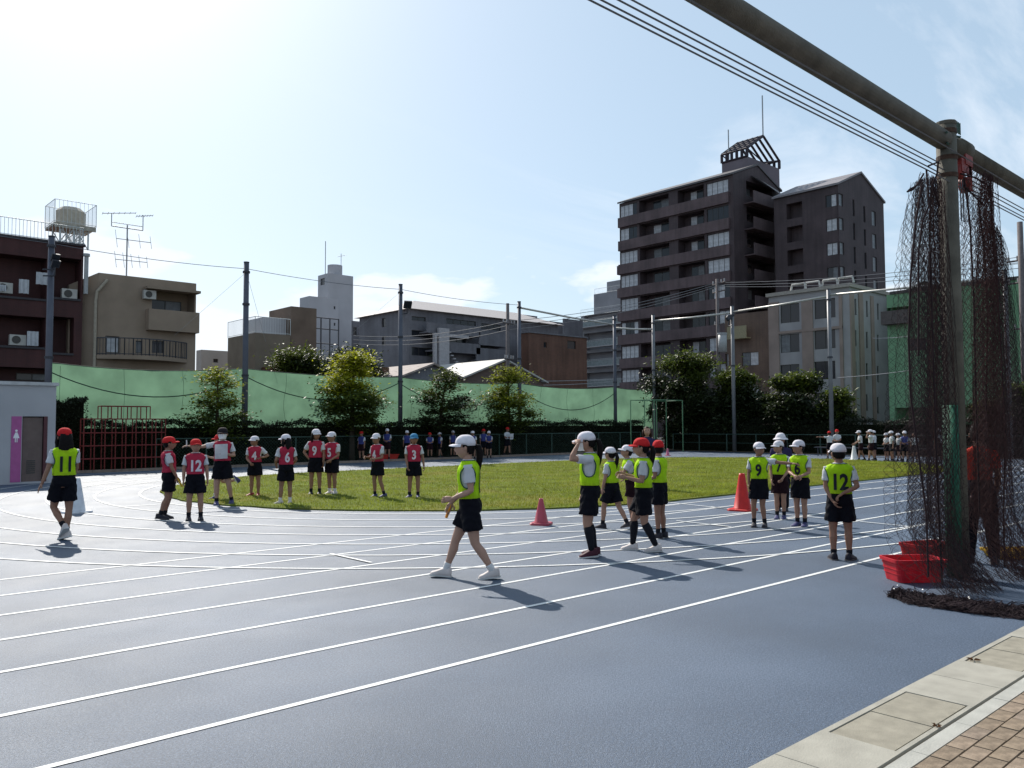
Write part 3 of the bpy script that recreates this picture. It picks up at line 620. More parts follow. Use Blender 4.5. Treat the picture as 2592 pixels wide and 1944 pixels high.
q = MB(); q.add([(ur(1902), -1.6, zw[0]+.1), (ur(1972), -1.6, zw[0]-1.3), (ur(1972), -.1, zw[0]+.3), (ur(1906), -.1, zw[0]+1.2)], [(0, 1, 2, 3)]); q.build('awning', mat('pale_awning', (.22, .20, .20), .8), t)
P = at_y(1916, 420, c.y); zr = P.z; xr_ = P.x-X9; M_rf = mat('dark_roof', (.10, .09, .095), .6, .4, var=.1); M_rf2 = mat('roof_trim', (.22, .20, .21), .6)
def gable_roof(t, Wd, Lw, H, xr_, zr, m, mwall, e=.3):
    for yy in (0, Lw): q = MB(); q.add([(0, yy, H), (Wd, yy, H), (xr_, yy, zr)], [(0, 1, 2)]); q.build('gable', mwall, t)
    q = MB(); q.add([(-e, -.15, H-.05), (xr_, -.15, zr+.05), (xr_, Lw+.15, zr+.05), (-e, Lw+.15, H-.05), (-e, -.15, H+.2), (xr_, -.15, zr+.3), (xr_, Lw+.15, zr+.3), (-e, Lw+.15, H+.2)], [(0,1,2,3),(4,5,6,7),(0,1,5,4),(2,3,7,6),(3,0,4,7)])
    q.add([(Wd+e, -.15, H-.05), (xr_, -.15, zr+.05), (xr_, Lw+.15, zr+.05), (Wd+e, Lw+.15, H-.05), (Wd+e, -.15, H+.2), (xr_, -.15, zr+.3), (xr_, Lw+.15, zr+.3), (Wd+e, Lw+.15, H+.2)], [(0,1,2,3),(4,5,6,7),(0,1,5,4),(2,3,7,6),(3,0,4,7)]); q.build('roof', m, t)
gable_roof(t, Wd, Lw, H, xr_, zr, M_rf, M_dk)
# roof tower with open truss crown
_r = ray(1891, 397); XT = (c.y+1.6)*_r.x/_r.y; ct = at_x(1891, 397, XT); yl = at_x(1827, 405, XT).y; xr2 = at_y(1972, 400, ct.y).x; ox, oy = XT-X9, ct.y-c.y
M_tw = mat('tower_render', (.16, .135, .15), .85, .2, var=.12, vscale=.4)
q = MB(); q.box((ox, oy, H-1), (xr2-X9, yl-c.y, ct.z+.1)); q.build('roof_tower', M_tw, t)
q = MB(); x1 = xr2-X9; y1 = yl-c.y; z0 = ct.z+.1; z1 = z0+1.15; zr2 = at_y(1950, 352, ct.y).z; xm = (ox+x1)/2; nb = 6
for k in range(nb):
    y = oy+(y1-oy)*k/(nb-1)
    q.tube([(ox, y, z0), (ox, y, z1)], .24, 4); q.tube([(x1, y, z0), (x1, y, z1)], .24, 4); q.tube([(ox, y, z1), (xm, y, zr2)], .2, 4); q.tube([(x1, y, z1), (xm, y, zr2)], .2, 4);  (q.tube([(ox, y, z1), (xm, y, z0)], .12, 4), q.tube([(x1, y, z1), (xm, y, z0)], .12, 4)) if k in (0, nb-1) else None
for (x, z) in ((ox, z1), (x1, z1), (xm, zr2), (ox, z0), ((ox+xm)/2, (z1+zr2)/2), (ox+(xm-ox)*.25, z1+(zr2-z1)*.25), (ox+(xm-ox)*.75, z1+(zr2-z1)*.75)): q.tube([(x, oy, z), (x, y1, z)], .17, 4)
q.build('truss_crown', mat('truss_dark', (.045, .035, .045), .6), t)
q = MB(); q.tube([(xm, oy, zr2), (xm, oy, at_x(1951, 190, X9+5).z)], .09, 5); q.build('lightning_rod', M_steel, t); q = MB(); q.tube([(ox+.2, y1-1, z0), (ox+.2, y1-1, at_x(1846, 326, XT).z)], .08, 5); q.build('lightning_rod', M_steel, t)

# --- right wing
X10 = 96.
t, c, Lw, Wd = xblock('gabled_wing', 'tall dark wing with corner windows and narrow slits, right of the banded block', 'building', 1958, 2122, 467, X10, M_dk, right_to=2235)
H = c.z; P = at_y(2178, 440, c.y)
zt = lambda px, py: at_x(px, py, X10).z; fh = (zt(2115, 487)-zt(2115, 672))/3
zz_ = [zt(2115, 490)-fh*k for k in range(8)]
u = lambda px: at_x(px, 600, X10).y-c.y; v = lambda px: at_y(px, 600, c.y).x-X10
opl = []; opr = []
for z in zz_:
    opl.append((u(2119), z-1.5, u(2092), z)); opr.append((v(2124), z-1.5, v(2136), z)); opl.append((u(2032), z-2., u(1992), z, 1.2, 1))
for k, z in enumerate(zz_): opr += [(v(2160), z-2.2, v(2165), z-.1), (v(2187), z-2.5, v(2192), z-.4), (v(2208), z-2.5, v(2218), z-.6)]
shell(t, c, Lw, Wd, H, M_dk, opl, opr)
for k, z in enumerate(zz_):
    window(t, (0, 0, 0), XU, XN, opl[2*k], 2, [random.choice([M_curt, M_curt2]), random.choice([M_glass, M_curt])]); window(t, (0, 0, 0), YU, YN, opr[k], 1, [M_curt2])
for o_ in opr[8:]: window(t, (0, 0, 0), YU, YN, o_, 1, [M_glass if o_[2]-o_[0] < .9 else M_curt2], fw=.04)
gable_roof(t, Wd, Lw, H, P.x-X10, P.z, M_rf2, M_dk)

# --- small brown building
X11 = 84.
t, c, Lw, Wd = xblock('brown_building', 'narrow brown building with two windows between the tall block and the grey flats', 'building', 1836, 1944, 786, X11, M_dk, D=8)
M_b11 = tilemat('brown_tile', (.13, .085, .062), (.115, .075, .058), (.06, .045, .04))
o1 = [xr(c, (1878, 893, 1920, 924), X11), xr(c, (1828+8, 896, 1844, 927), X11), xr(c, (1880, 980, 1922, 1002), X11)]
shell(t, c, Lw, Wd, c.z, M_b11, o1)
for o_ in o1: window(t, (0, 0, 0), XU, XN, o_, 2, [M_curt, M_curt2])
q = MB(); A = at_x(1840, 828, X11-1); B = at_x(1889, 855, X11-1); q.box((-1, B.y-c.y, B.z), (-.9, A.y-c.y, A.z)); q.box((-.9, B.y-c.y, B.z), (-.003, A.y-c.y, B.z+.12)); q.build('rail_balcony', mat('ochre_panel', (.25, .22, .14), .8), t)

# --- grey four storey flats
X12 = 76.
t, c, Lw, Wd = xblock('grey_flats', 'pale grey four storey flats with dark square windows and white roof loops', 'building', 1945, 2149, 726, X12, M_fl, right_to=2256)
M_g12 = mat('grey_panel_wall', (.30, .285, .29), .85, .2, var=.14, vscale=.5, bump=.15, bscale=10); M_p12 = mat('warm_pier', (.26, .20, .175), .85, .2, var=.15, vscale=.6)
o1 = [xr(c, (1975, 772+k*76, 2024, 814+k*76), X12) for k in range(4)]+[xr(c, (2061, 760+k*78, 2115, 803+k*78), X12) for k in range(4)]
def yr(c, p, X):
    A, B = at_y(p[0], p[1], c.y), at_y(p[2], p[3], c.y); return (A.x-X, min(A.z, B.z), B.x-X, max(A.z, B.z))
o2 = []
for (px, py) in ((2163, 756), (2192, 761), (2220, 768)):
    for k in range(4): o2.append(yr(c, (px, py+k*79, px+5.5, py+42+k*79), X12))
H = c.z; shell(t, c, Lw, Wd, H, M_g12, o1, o2)
for o_ in o1: window(t, (0, 0, 0), XU, XN, o_, 2, random.choice([[M_glass, M_glass], [M_glass, M_curt2]]))
for o_ in o2: window(t, (0, 0, 0), YU, YN, o_, 1, [M_glass], fw=.04)
ul = lambda px: at_x(px, 800, X12).y-c.y; vl = lambda px: at_y(px, 800, c.y).x-X12
q = MB()
for a_, b_ in ((2133, 2125), (2058, 2030), (1972, 1946)): q.box((-.12, ul(a_), 0), (-.003, ul(b_), H-.6))
q.box((-.16, ul(2133), at_x(2060, 830, X12).z-.3), (-.003, ul(1972), at_x(2060, 830, X12).z-.05))
for a_, b_ in ((2151, 2160), (2173, 2183), (2203, 2210)): q.box((vl(a_), -.12, 0), (vl(b_), -.003, H-.4))
q.build('pier', M_p12, t)
q = MB(); q.box((-.25, -.2, H), (.2, Lw+.2, H+.35)); q.box((.2, -.2, H), (Wd+.2, .15, H+.35)); q.build('coping', mat('coping_pale', (.30, .27, .24)), t)
for px in (2020, 2056, 2100, 2140):
    a_ = ul(px); q = MB(); q.tube([(0, a_-.9, H+.35), (0, a_-.75, H+.95), (0, a_+.55, H+.95), (0, a_+.7, H+.35)], .11, 6); q.build('roof_loop', mat('loop_white', (.5, .48, .45), .6), t)

# --- green sheeted building on the right
X13 = 70.; cc = at_x(2253, 746, X13); yN = at_x(2700, 790, X13).y
t = thing('green_building', 'green ribbed metal clad building seen through the hanging nets', 'building', (X13, yN, 0)); Lw = cc.y-yN
M_grn = mat('green_sheet', (.15, .29, .16), .6, .4, var=.12, vscale=.6)
zt = lambda px, py: at_x(px, py, X13).z; u = lambda px: at_x(px, 900, X13).y-yN
H = cc.z; q = MB(); o1 = [(u(2560), 0, u(2262), 3.0, 3., 1), (u(2310), zt(2290, 818), u(2248), zt(2290, 775), 1.4, 1), (u(2345), zt(2345, 885), u(2300), zt(2300, 858))]
facade(q, (0, 0, 0), XU, XN, Lw, H, o1)
q.quad((0, Lw, 0), (10, Lw, 0), (10, Lw, H), (0, Lw, H)); q.quad((0, 0, H), (10, 0, H), (10, Lw, H), (0, Lw, H)); q.quad((10, 0, 0), (10, Lw, 0), (10, Lw, H), (10, 0, H)); q.quad((0, 0, 0), (10, 0, 0), (10, 0, H), (0, 0, H))
q.build('wall', M_grn, t)
q = MB()
for k in range(int(Lw/.45)):
    y = .2+k*.45; zz0 = 3.05 if u(2560) < y < u(2262) else 0
    if not (o1[1][0]-.1 < y < o1[1][2]+.1 or o1[2][0]-.1 < y < o1[2][2]+.1): q.box((-.04, y, zz0), (-.001, y+.07, H-.1))
q.build('rib', M_grn, t)
q = MB(); z = zt(2290, 820); q.box((-.9, u(2312), z), (-.83, u(2244), z+1.1)); q.box((-.83, u(2312), z), (-.003, u(2244), z+.12)); q.build('balcony', mat('dark_balcony', (.10, .085, .08)), t)
window(t, (0, 0, 0), XU, XN, o1[2], 2, [M_glass, M_glass]); rail(t, [(0, 0, H), (0, Lw*.5, H)], 1.2, M_rail, .4)
q = MB(); q.box((-.1, .0, H), (.2, Lw, H+.25)); q.build('coping', M_frame, t)
t = thing('dark_gabled_building', 'dark building with a pointed roof behind the hanging net, beside the green one', 'building', (84., at_x(2385, 745, 84.).y, 0)); yw = at_x(2255, 750, 84.).y-at_x(2385, 745, 84.).y; hh = at_x(2350, 725, 84.).z
q = MB(); q.add([(0, 0, 0), (0, yw, 0), (0, yw, hh-.6), (0, yw*.35, hh+.6), (0, 0, hh-.8), (9, 0, 0), (9, yw, 0), (9, yw, hh-.6), (9, yw*.35, hh+.6), (9, 0, hh-.8)], [(0, 1, 2, 3, 4), (5, 9, 8, 7, 6), (1, 6, 7, 2), (0, 4, 9, 5), (2, 7, 8, 3), (3, 8, 9, 4)]); q.build('wall', mat('dull_olive', (.085, .08, .055), .8, var=.2), t)

# --- toilet hut at the left
YT = 28.0; cT = at_y(143, 977, YT); xL = cT.x-4.5
M_hut = mat('hut_wall', (.38, .37, .39), .85, .2, var=.08, vscale=.7, bump=.2, bscale=50)
t = thing('toilet_hut', 'pale grey toilet hut with a brown door and a pink stripe', 'hut', (xL, YT, 0)); H = cT.z; Wd = 4.5
dx = lambda px, py=1100: at_y(px, py, YT).x-xL
od = (dx(56), .06, dx(120), at_y(80, 1054, YT).z, .12)
q = MB(); facade(q, (0, 0, 0), YU, YN, Wd, H, [od]); q.quad((Wd, 0, 0), (Wd, 3.4, 0), (Wd, 3.4, H), (Wd, 0, H)); q.quad((0, 0, H), (Wd, 0, H), (Wd, 3.4, H), (0, 3.4, H)); q.quad((0, 0, 0), (0, 3.4, 0), (0, 3.4, H), (0, 0, H)); q.quad((0, 3.4, 0), (Wd, 3.4, 0), (Wd, 3.4, H), (0, 3.4, H)); q.build('wall', M_hut, t)
q = MB(); q.box((-.06, -.06, H), (Wd+.06, 3.46, H+.10)); q.build('roof', mat('hut_roof', (.44, .43, .44), .8), t)
q = MB(); q.box((od[0]+.02, .06, .06), (od[2]-.12, .11, od[3]-.03)); dd_ = q.build('door', mat('brown_door', (.14, .10, .09), .6, .3, var=.1), t)
q = MB()
for k in range(7): q.box((od[0]+.14, .045, .30+k*.06), (od[2]-.3, .059, .335+k*.06))
q.build('louvre', M_frame, dd_)
q = MB(); q.box((od[2]-.1, -.012, .05), (od[2]-.003, .119, od[3])); q.build('door_jamb', mat('jamb_maroon', (.10, .04, .045)), t)
q = MB(); q.box((dx(28), -.012, .06), (dx(54), -.002, od[3])); st = q.build('pink_stripe', mat('pink_panel', (.38, .10, .26), .6, .3, var=.08), t)
sx = (dx(28)+dx(54))/2; q = MB(); sz = 1.42   # woman symbol in white
q.tube([(sx, -.018, sz+.16), (sx, -.013, sz+.16)], .035, 12); q.add([(sx-.03, -.018, sz+.11), (sx+.03, -.018, sz+.11), (sx+.085, -.018, sz-.06), (sx-.085, -.018, sz-.06)], [(0, 1, 2, 3)]); q.add([(sx-.035, -.018, sz-.06), (sx-.01, -.018, sz-.06), (sx-.01, -.018, sz-.18), (sx-.035, -.018, sz-.18)], [(0, 1, 2, 3)]); q.add([(sx+.01, -.018, sz-.06), (sx+.035, -.018, sz-.06), (sx+.035, -.018, sz-.18), (sx+.01, -.018, sz-.18)], [(0, 1, 2, 3)])
q.build('woman_symbol', mat('sign_white', (.75, .72, .75), .6), st)

# ------------------------------------------------------------------ poles, pipes, netting
M_pole = mat('net_pole', (.085, .09, .115), .55, .5, var=.15, vscale=2, metal=.3)
M_poleg = mat('pole_grey', (.16, .16, .17), .5, .5, var=.15, vscale=2, metal=.3)
M_band = mat('pole_band', (.05, .05, .06), .6)
PY, PZ = 35.2, 8.93
def net_pole(x, y, z, r, label, bands, m=M_pole):
    t = thing('net_pole', label, 'pole', (x, y, 0), 0, 'tall poles round the field')
    q = MB(); q.tube([(0, 0, 0), (0, 0, z*.5), (0, 0, z)], [r*1.12, r, r*.92], 14); q.build('shaft', m, t, True)
    q = MB(); q.tube([(0, 0, z), (0, 0, z+.04)], r*1.0, 12); q.build('cap', M_band, t)
    for b in bands: q = MB(); q.tube([(0, 0, b), (0, 0, b+.09)], r*1.28, 12); q.build('clamp', M_band, t)
    return t
px5 = [at_y(p, q_, PY).x for p, q_ in ((130, 640), (624, 665), (1014, 722), (1314, 765), (1555, 800))]
labs = ['net pole in front of the red block, leftmost of all, carrying lamps', 'net pole rising behind the leftmost small tree', 'net pole with a small floodlight between the second and third trees', 'net pole where the horizontal pipe begins, behind the fourth tree', 'net pole at the right end of the green netting, left of the dark trees']
poles = [net_pole(px5[i], PY, (9.0, 9.02, 8.95, 8.87, 8.78)[i], .125 if i < 2 else .11, labs[i], ((4.3, 8.6), (3.9, 7.1, 8.55), (3.9, 6.2, 8.5), (5.5, 8.5), (4.4, 6.5, 8.5))[i]) for i in range(5)]
EX = [at_z(1653, 797, 8.9), at_z(1853, 775, 8.9), at_z(2097, 733, 8.9), at_z(2543, 685, 8.9)]
labr = ['slim pole at the corner just right of the green netting', 'pole with a lamp box in front of the tall dark block', 'pole standing in front of the grey flats', 'pole seen right of the hanging nets, in front of the green building']
for p, l_ in zip(EX, labr): poles.append(net_pole(p.x, p.y, 8.9, .11, l_, (5.2, 8.3), M_poleg))
for a, b, l_ in ((Vector((px5[3], PY, 8.55)), Vector((px5[4], PY, 8.2)), 'pipe running between the fourth pole and the corner pole'), (Vector((px5[4], PY, 8.0)), EX[0]+Vector((0, 0, -.95)), 'short low pipe between the two corner poles'), (EX[0]+Vector((0, 0, -.4)), EX[1]+Vector((0, 0, -.4)), 'sunlit pipe across the dark block between the slim pole and the lamp pole'), (EX[1]+Vector((0, 0, -.35)), EX[2]+Vector((0, 0, -.35)), 'sunlit pipe from the lamp pole to the pole before the grey flats'), (EX[2]+Vector((0, 0, -.3)), EX[3]+Vector((0, 0, -.3)), 'sunlit pipe from the grey flats towards the hanging nets')):
    q = MB(); q.tube([a, (a+b)/2-Vector((0, 0, .04)), b], .06, 8); o = q.build('cross_pipe', mat('pale_pipe', (.45, .43, .40), .4, .5, metal=.3), None, True); tag(o, l_, 'pipe', 'pipes between the poles')
def wire(name, pts, r, m, label, cat='wire', group=None, sag=.0, n=10):
    q = MB()
    for a, b in zip(pts[:-1], pts[1:]):
        a, b = Vector(a), Vector(b); P = [a+(b-a)*i/n-Vector((0, 0, sag*4*(i/n)*(1-i/n))) for i in range(n+1)]; q.tube(P, r, 4, False)
    return tag(q.build(name, m), label, cat, group)
M_wire = mat('wire_grey', (.12, .13, .15), .6, .3, var=.1)
wire('top_cable', [(-2, PY, 9.3)]+[(px5[i], PY, (8.75, 8.75, 8.72, 8.7)[i]) for i in range(4)], .012, M_wire, 'thin cable strung along the tops of the far left poles', sag=.12)
for i in (1, 2):
    for s_ in (-1, 1):
        wire('stay_wire', [(px5[i], PY, 8.6), (px5[i]+s_*2.2, PY+2.6, 5.8)], .006, mat('pale_wire', (.3, .3, .32), .5), ('thin stay wire slanting %s from the top of the %s net pole' % ('left' if s_ < 0 else 'right', ('', 'second', 'third')[i])))
# lamps on poles
def lamp_head(label, loc, rz, s=.34):
    t = thing('floodlight', label, 'floodlight', loc, rz)
    q = MB(); q.loft([[(-s/2*k, -s*.1+d, -s/2*k), (s/2*k, -s*.1+d, -s/2*k), (s/2*k, -s*.1+d, s/2*k), (-s/2*k, -s*.1+d, s/2*k)] for d, k in ((0, 1), (.1, .95), (.26, .45))]); q.xform(Matrix.Rotation(RAD(35), 4, 'X')); q.build('housing', M_band, t)
    q = MB(); q.tube([(0, .05, -.05), (0, .1, -.45)], .03, 6); q.tube([(0, .1, -.45), (-.4, .1, -.5)], .03, 6); q.build('bracket', M_band, t)
    q = MB(); q.box((-s*.42, -s*.1-.012, -s*.42), (s*.42, -s*.1-.002, s*.42)); q.xform(Matrix.Rotation(RAD(35), 4, 'X')); q.build('glass', M_glass, t)
A = at_y(1032, 771, PY-.2); lamp_head('floodlight on the third net pole, tilted up', A, RAD(-20), .42)
A = at_y(140, 652, PY-.3); lamp_head('sunlit lamp on the leftmost net pole', A, RAD(10), .3)
A = at_y(141, 668, PY-.3); lamp_head('lower lamp on the leftmost net pole', A, RAD(10), .3)
A = at_x(1847, 806, EX[1].x-.2); lamp_head('lamp box on the pole before the dark block', A, RAD(60), .34)
# green windbreak net: one translucent cloth between the poles
def cloth(xs, ztop, zbot, n=150, mz=14):
    vs = []; fs = []
    x0, x1 = xs[0], xs[-1]
    for i in range(n+1):
        x = x0+(x1-x0)*i/n
        zt_ = np.interp(x, xs, ztop); zb_ = np.interp(x, xs, zbot); k = np.searchsorted(xs, x)-1; k = max(0, min(k, len(xs)-2)); t = (x-xs[k])/(xs[k+1]-xs[k]); zt_ -= .16*4*t*(1-t)*(1+.3*sin(k*2))
        zb_ -= .10*sin(x*1.3)
        for j in range(mz+1):
            v = j/mz; y = PY+.16+.12*sin(v*3.1)*sin(x*.7+1)+.05*noise.noise(Vector((x*.8, v*3, 2)))*2.2
            vs.append((x, y, zt_+(zb_-zt_)*v))
    for i in range(n):
        for j in range(mz): a = i*(mz+1)+j; fs.append((a, a+1, a+mz+2, a+mz+1))
    return vs, fs
xl = at_y(130, 918, PY+.16).x; xe = at_y(1652, 983, PY+.16).x
xs = [xl, px5[0], px5[1], px5[2], px5[3], px5[4], xe]; zt_ = [at_y(130, 918, PY+.16).z]*2+[4.26, 4.17, 4.12, 4.13, 4.15]
vs, fs = cloth(xs, zt_, [1.5]*7)
M_net = bpy.data.materials.new('green_windbreak'); M_net.use_nodes = True
n_, l_ = M_net.node_tree.nodes, M_net.node_tree.links; b_ = n_['Principled BSDF']; b_.inputs['Roughness'].default_value = .8
t_ = n_.new('ShaderNodeTexCoord'); nz_ = n_.new('ShaderNodeTexNoise'); nz_.inputs['Scale'].default_value = 1.2; nz_.inputs['Detail'].default_value = 6; l_.new(t_.outputs['Object'], nz_.inputs['Vector'])
mr_ = n_.new('ShaderNodeMapRange'); mr_.inputs[1].default_value = .3; mr_.inputs[2].default_value = .7; mr_.inputs[3].default_value = .82; mr_.inputs[4].default_value = 1.15; l_.new(nz_.outputs[0], mr_.inputs[0])
mx_ = n_.new('ShaderNodeMix'); mx_.data_type = 'RGBA'; mx_.blend_type = 'MULTIPLY'; mx_.inputs['Factor'].default_value = 1; mx_.inputs['A'].default_value = (.13, .235, .155, 1); l_.new(mr_.outputs[0], mx_.inputs['B']); l_.new(mx_.outputs['Result'], b_.inputs['Base Color'])
tr_ = n_.new('ShaderNodeBsdfTranslucent'); l_.new(mx_.outputs['Result'], tr_.inputs[0]); ms_ = n_.new('ShaderNodeMixShader'); ms_.inputs[0].default_value = .62; l_.new(b_.outputs[0], ms_.inputs[1]); l_.new(tr_.outputs[0], ms_.inputs[2]); l_.new(ms_.outputs[0], n_['Material Output'].inputs[0])
wn_ = thing('windbreak_net', 'long pale green windbreak cloth stretched between the far poles', 'netting', (0, 0, 0))
link('cloth', mesh_from('cloth', vs, fs, M_net, True), wn_)
q = MB()
for k in range(6):
    a, b = xs[k], xs[k+1]; zz = [zt_[k]+(zt_[k+1]-zt_[k])*i/10-.16*4*(i/10)*(1-i/10)*(1+.3*sin(k*2)) for i in range(11)]; q.tube([(a+(b-a)*i/10, PY+.13, zz[i]+.01) for i in range(11)], .018, 5, False)
q.build('top_rope', mat('rope_green', (.03, .06, .045), .8), wn_)
q = MB()
for k, dep in ((1, 1.0), (2, 1.1), (3, 1.2), (4, 1.3)):
    a, b = xs[k], xs[k+1]; q.tube([(a+(b-a)*i/16, PY-.02, zt_[k]-.35-dep*4*(i/16)*(1-i/16)*.9) for i in range(17)], .022, 4, False)
q.build('slack_rope', mat('rope_green', (.03, .06, .045)), wn_)
for k in range(14):
    x_ = xl+.3+k*2.35
    if x_ > xe-.2: break
    q = MB(); q.tube([(x_+.02*sin(j), PY+.10+.10*sin(j*.9+k), float(np.interp(x_, xs, zt_))-.12-j*.33) for j in range(8)], .008, 3, False); q.build('seam', mat('seam_green', (.07, .14, .085), .8), wn_)

# ------------------------------------------------------------------ leaves, hedge, trees
def leaf_cloud(pos, size, rng, dirn=None, name='leaves', m=None, flat=.5, droop=.0):
    n = len(pos); a = rng.uniform(0, 2*pi, n); u = np.stack([np.cos(a), np.sin(a), rng.normal(0, flat, n)-droop], 1); u /= np.linalg.norm(u, axis=1)[:, None]
    w = np.stack([-np.sin(a), np.cos(a), rng.normal(0, flat, n)], 1); w /= np.linalg.norm(w, axis=1)[:, None]
    nn = np.cross(u, w); s = (size*rng.uniform(.65, 1.3, n))[:, None]
    V = np.zeros((n, 6, 3)); V[:, 0] = pos-u*s; V[:, 1] = pos-w*s*.42-u*s*.2+nn*s*.12; V[:, 2] = pos-w*s*.36+u*s*.35+nn*s*.1; V[:, 3] = pos+u*s; V[:, 4] = pos+w*s*.36+u*s*.35+nn*s*.1; V[:, 5] = pos+w*s*.42-u*s*.2+nn*s*.12
    me = bpy.data.meshes.new(name); me.vertices.add(6*n); me.vertices.foreach_set('co', V.ravel())
    idx = np.arange(n)[:, None]*6; F = np.concatenate([idx+np.array([0, 1, 2, 3]), idx+np.array([0, 3, 4, 5])], 1).reshape(-1)
    me.loops.add(8*n); me.loops.foreach_set('vertex_index', F.astype(np.int32)); me.polygons.add(2*n); me.polygons.foreach_set('loop_start', np.arange(0, 8*n, 4, dtype=np.int32)); me.update(calc_edges=True)
    if m: me.materials.append(m)
    return me
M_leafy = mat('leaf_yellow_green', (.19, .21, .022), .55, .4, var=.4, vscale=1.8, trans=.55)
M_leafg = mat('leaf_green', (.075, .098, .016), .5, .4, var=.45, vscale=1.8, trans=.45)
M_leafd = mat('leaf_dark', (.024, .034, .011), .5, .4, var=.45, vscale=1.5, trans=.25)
M_hedge = mat('leaf_hedge', (.014, .018, .008), .6, .3, var=.4, vscale=2, trans=.2)
M_bark = mat('bark', (.055, .042, .033), .9, .1, var=.3, vscale=6, bump=.6, bscale=20)
def tree(label, x, y, h, wid, seed, dens=1., m=None, m_top=None, base=.28, leaf=.075, cat='tree', group=None, shape='tier', name='tree'):
    rng = np.random.default_rng(seed); t = thing(name, label, cat, (x, y, 0), 0, group)
    q = MB(); lean = rng.normal(0, .12, 2); P = [Vector((lean[0]*k*k*h*.25, lean[1]*k*k*h*.25, h*.93*k)) for k in np.linspace(0, 1, 8)]
    q.tube(P, [.085*(1-.85*i/7)*h/3 for i in range(8)], 7); q.build('trunk', M_bark, t, True)
    q = MB(); pos = []; top = []
    nl = int(19*(1 if shape == 'tier' else 1.2))
    for i in range(nl):
        f = base+(.97-base)*i/(nl-1); o = P[0]+(P[-1]-P[0])*f; k = min(6, int(f*7/.93*.93)); o = P[k]+(P[k+1]-P[k])*min(1, max(0, f*7-k))
        a = i*2.4+rng.uniform(-.5, .5)
        if shape == 'tier': R = wid/2*min(1, .45+2.2*(f-base)/(1-base))*(1-((f-base)/(1-base))**1.6*.93)*rng.uniform(.6, 1.15)
        else: R = wid/2*(sin(pi*min(1, (f-base)/(1-base)*.85+.15))**.5)*rng.uniform(.6, 1.1)
        up = rng.uniform(.05, .4) if f < .75 else rng.uniform(.5, 1.2)
        pts = [Vector(o)+Vector((cos(a)*R*s, sin(a)*R*s, up*R*s*(1-.35*s)+rng.normal(0, .03))) for s in np.linspace(0, 1, 6)]
        q.tube(pts, [.028*(1-.8*s)*h/3 for s in np.linspace(0, 1, 6)], 4, False)
        nleaf = int(90*dens*(R/(wid/2))*(h/3))+10
        ncl = 5
        for c_ in range(ncl):
            s = rng.uniform(.3, 1.05); pc = Vector(o)+Vector((cos(a)*R*s, sin(a)*R*s, up*R*s*(1-.35*s))); spr = .22*h/3.2*rng.uniform(.6, 1.35)
            off = rng.normal(0, 1, (nleaf, 3))*np.array([spr, spr, spr*.42 if shape == 'tier' else spr*.7]); pp = np.array(pc)+off
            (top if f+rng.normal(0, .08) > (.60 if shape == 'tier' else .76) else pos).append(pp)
            for tw in range(2):
                e = pp[rng.integers(0, nleaf)]; q.tube([pc, Vector(e)], .006, 3, False)
    q.build('limbs', M_bark, t)
    for nm, arr, mm in (('crown', pos, m or M_leafg), ('crown_top', top, m_top or m or M_leafy)):  # upper clumps take a lighter leaf: sunlit top highlights put into the colour
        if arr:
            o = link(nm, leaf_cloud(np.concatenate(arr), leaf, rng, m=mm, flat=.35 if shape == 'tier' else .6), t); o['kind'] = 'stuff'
    return t
TY = 33.9
def far_tree(label, pxc, py_top, px0, px1, Y, **k):
    c_ = at_y(pxc, py_top, Y); w_ = abs(at_y(px1, 1000, Y).x-at_y(px0, 1000, Y).x)*.80
    f = (Vector((c_.x, Y, 0))).length; w_ = (px1-px0)/F_PX*(c_.x*cos(PSI)+Y*sin(PSI))
    return tree(label, c_.x, Y, c_.z, w_, **k)
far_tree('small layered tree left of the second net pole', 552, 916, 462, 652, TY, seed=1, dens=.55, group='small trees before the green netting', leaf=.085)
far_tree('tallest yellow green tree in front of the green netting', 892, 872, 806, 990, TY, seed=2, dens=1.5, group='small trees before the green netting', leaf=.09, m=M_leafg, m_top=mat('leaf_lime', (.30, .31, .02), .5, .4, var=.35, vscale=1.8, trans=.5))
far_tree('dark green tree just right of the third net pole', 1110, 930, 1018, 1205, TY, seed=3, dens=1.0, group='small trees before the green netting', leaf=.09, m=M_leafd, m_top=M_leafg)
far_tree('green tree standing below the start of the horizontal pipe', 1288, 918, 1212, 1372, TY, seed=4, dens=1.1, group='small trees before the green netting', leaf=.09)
def end_tree(label, pxc, py_top, px0, px1, X, **k):
    c_ = at_x(pxc, py_top, X); w_ = (px1-px0)/F_PX*(X*cos(PSI)+c_.y*sin(PSI)); return tree(label, X, c_.y, c_.z, w_, **k)
g_ = 'dense trees at the right end of the field'
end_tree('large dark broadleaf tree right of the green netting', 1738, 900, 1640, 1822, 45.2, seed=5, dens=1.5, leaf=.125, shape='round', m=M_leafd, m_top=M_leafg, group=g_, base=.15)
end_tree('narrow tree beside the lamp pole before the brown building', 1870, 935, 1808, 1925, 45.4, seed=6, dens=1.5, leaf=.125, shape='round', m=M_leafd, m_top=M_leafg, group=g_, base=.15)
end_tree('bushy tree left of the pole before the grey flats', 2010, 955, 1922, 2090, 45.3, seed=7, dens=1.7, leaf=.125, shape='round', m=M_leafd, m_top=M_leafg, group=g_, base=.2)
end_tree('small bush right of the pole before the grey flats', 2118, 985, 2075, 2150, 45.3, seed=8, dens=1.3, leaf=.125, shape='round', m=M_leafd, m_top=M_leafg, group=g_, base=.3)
end_tree('tree beyond the hanging nets at the right edge', 2590, 985, 2490, 2690, 45.4, seed=9, dens=2.6, leaf=.125, shape='round', m=M_leafd, m_top=M_leafg, group=g_, base=.3)
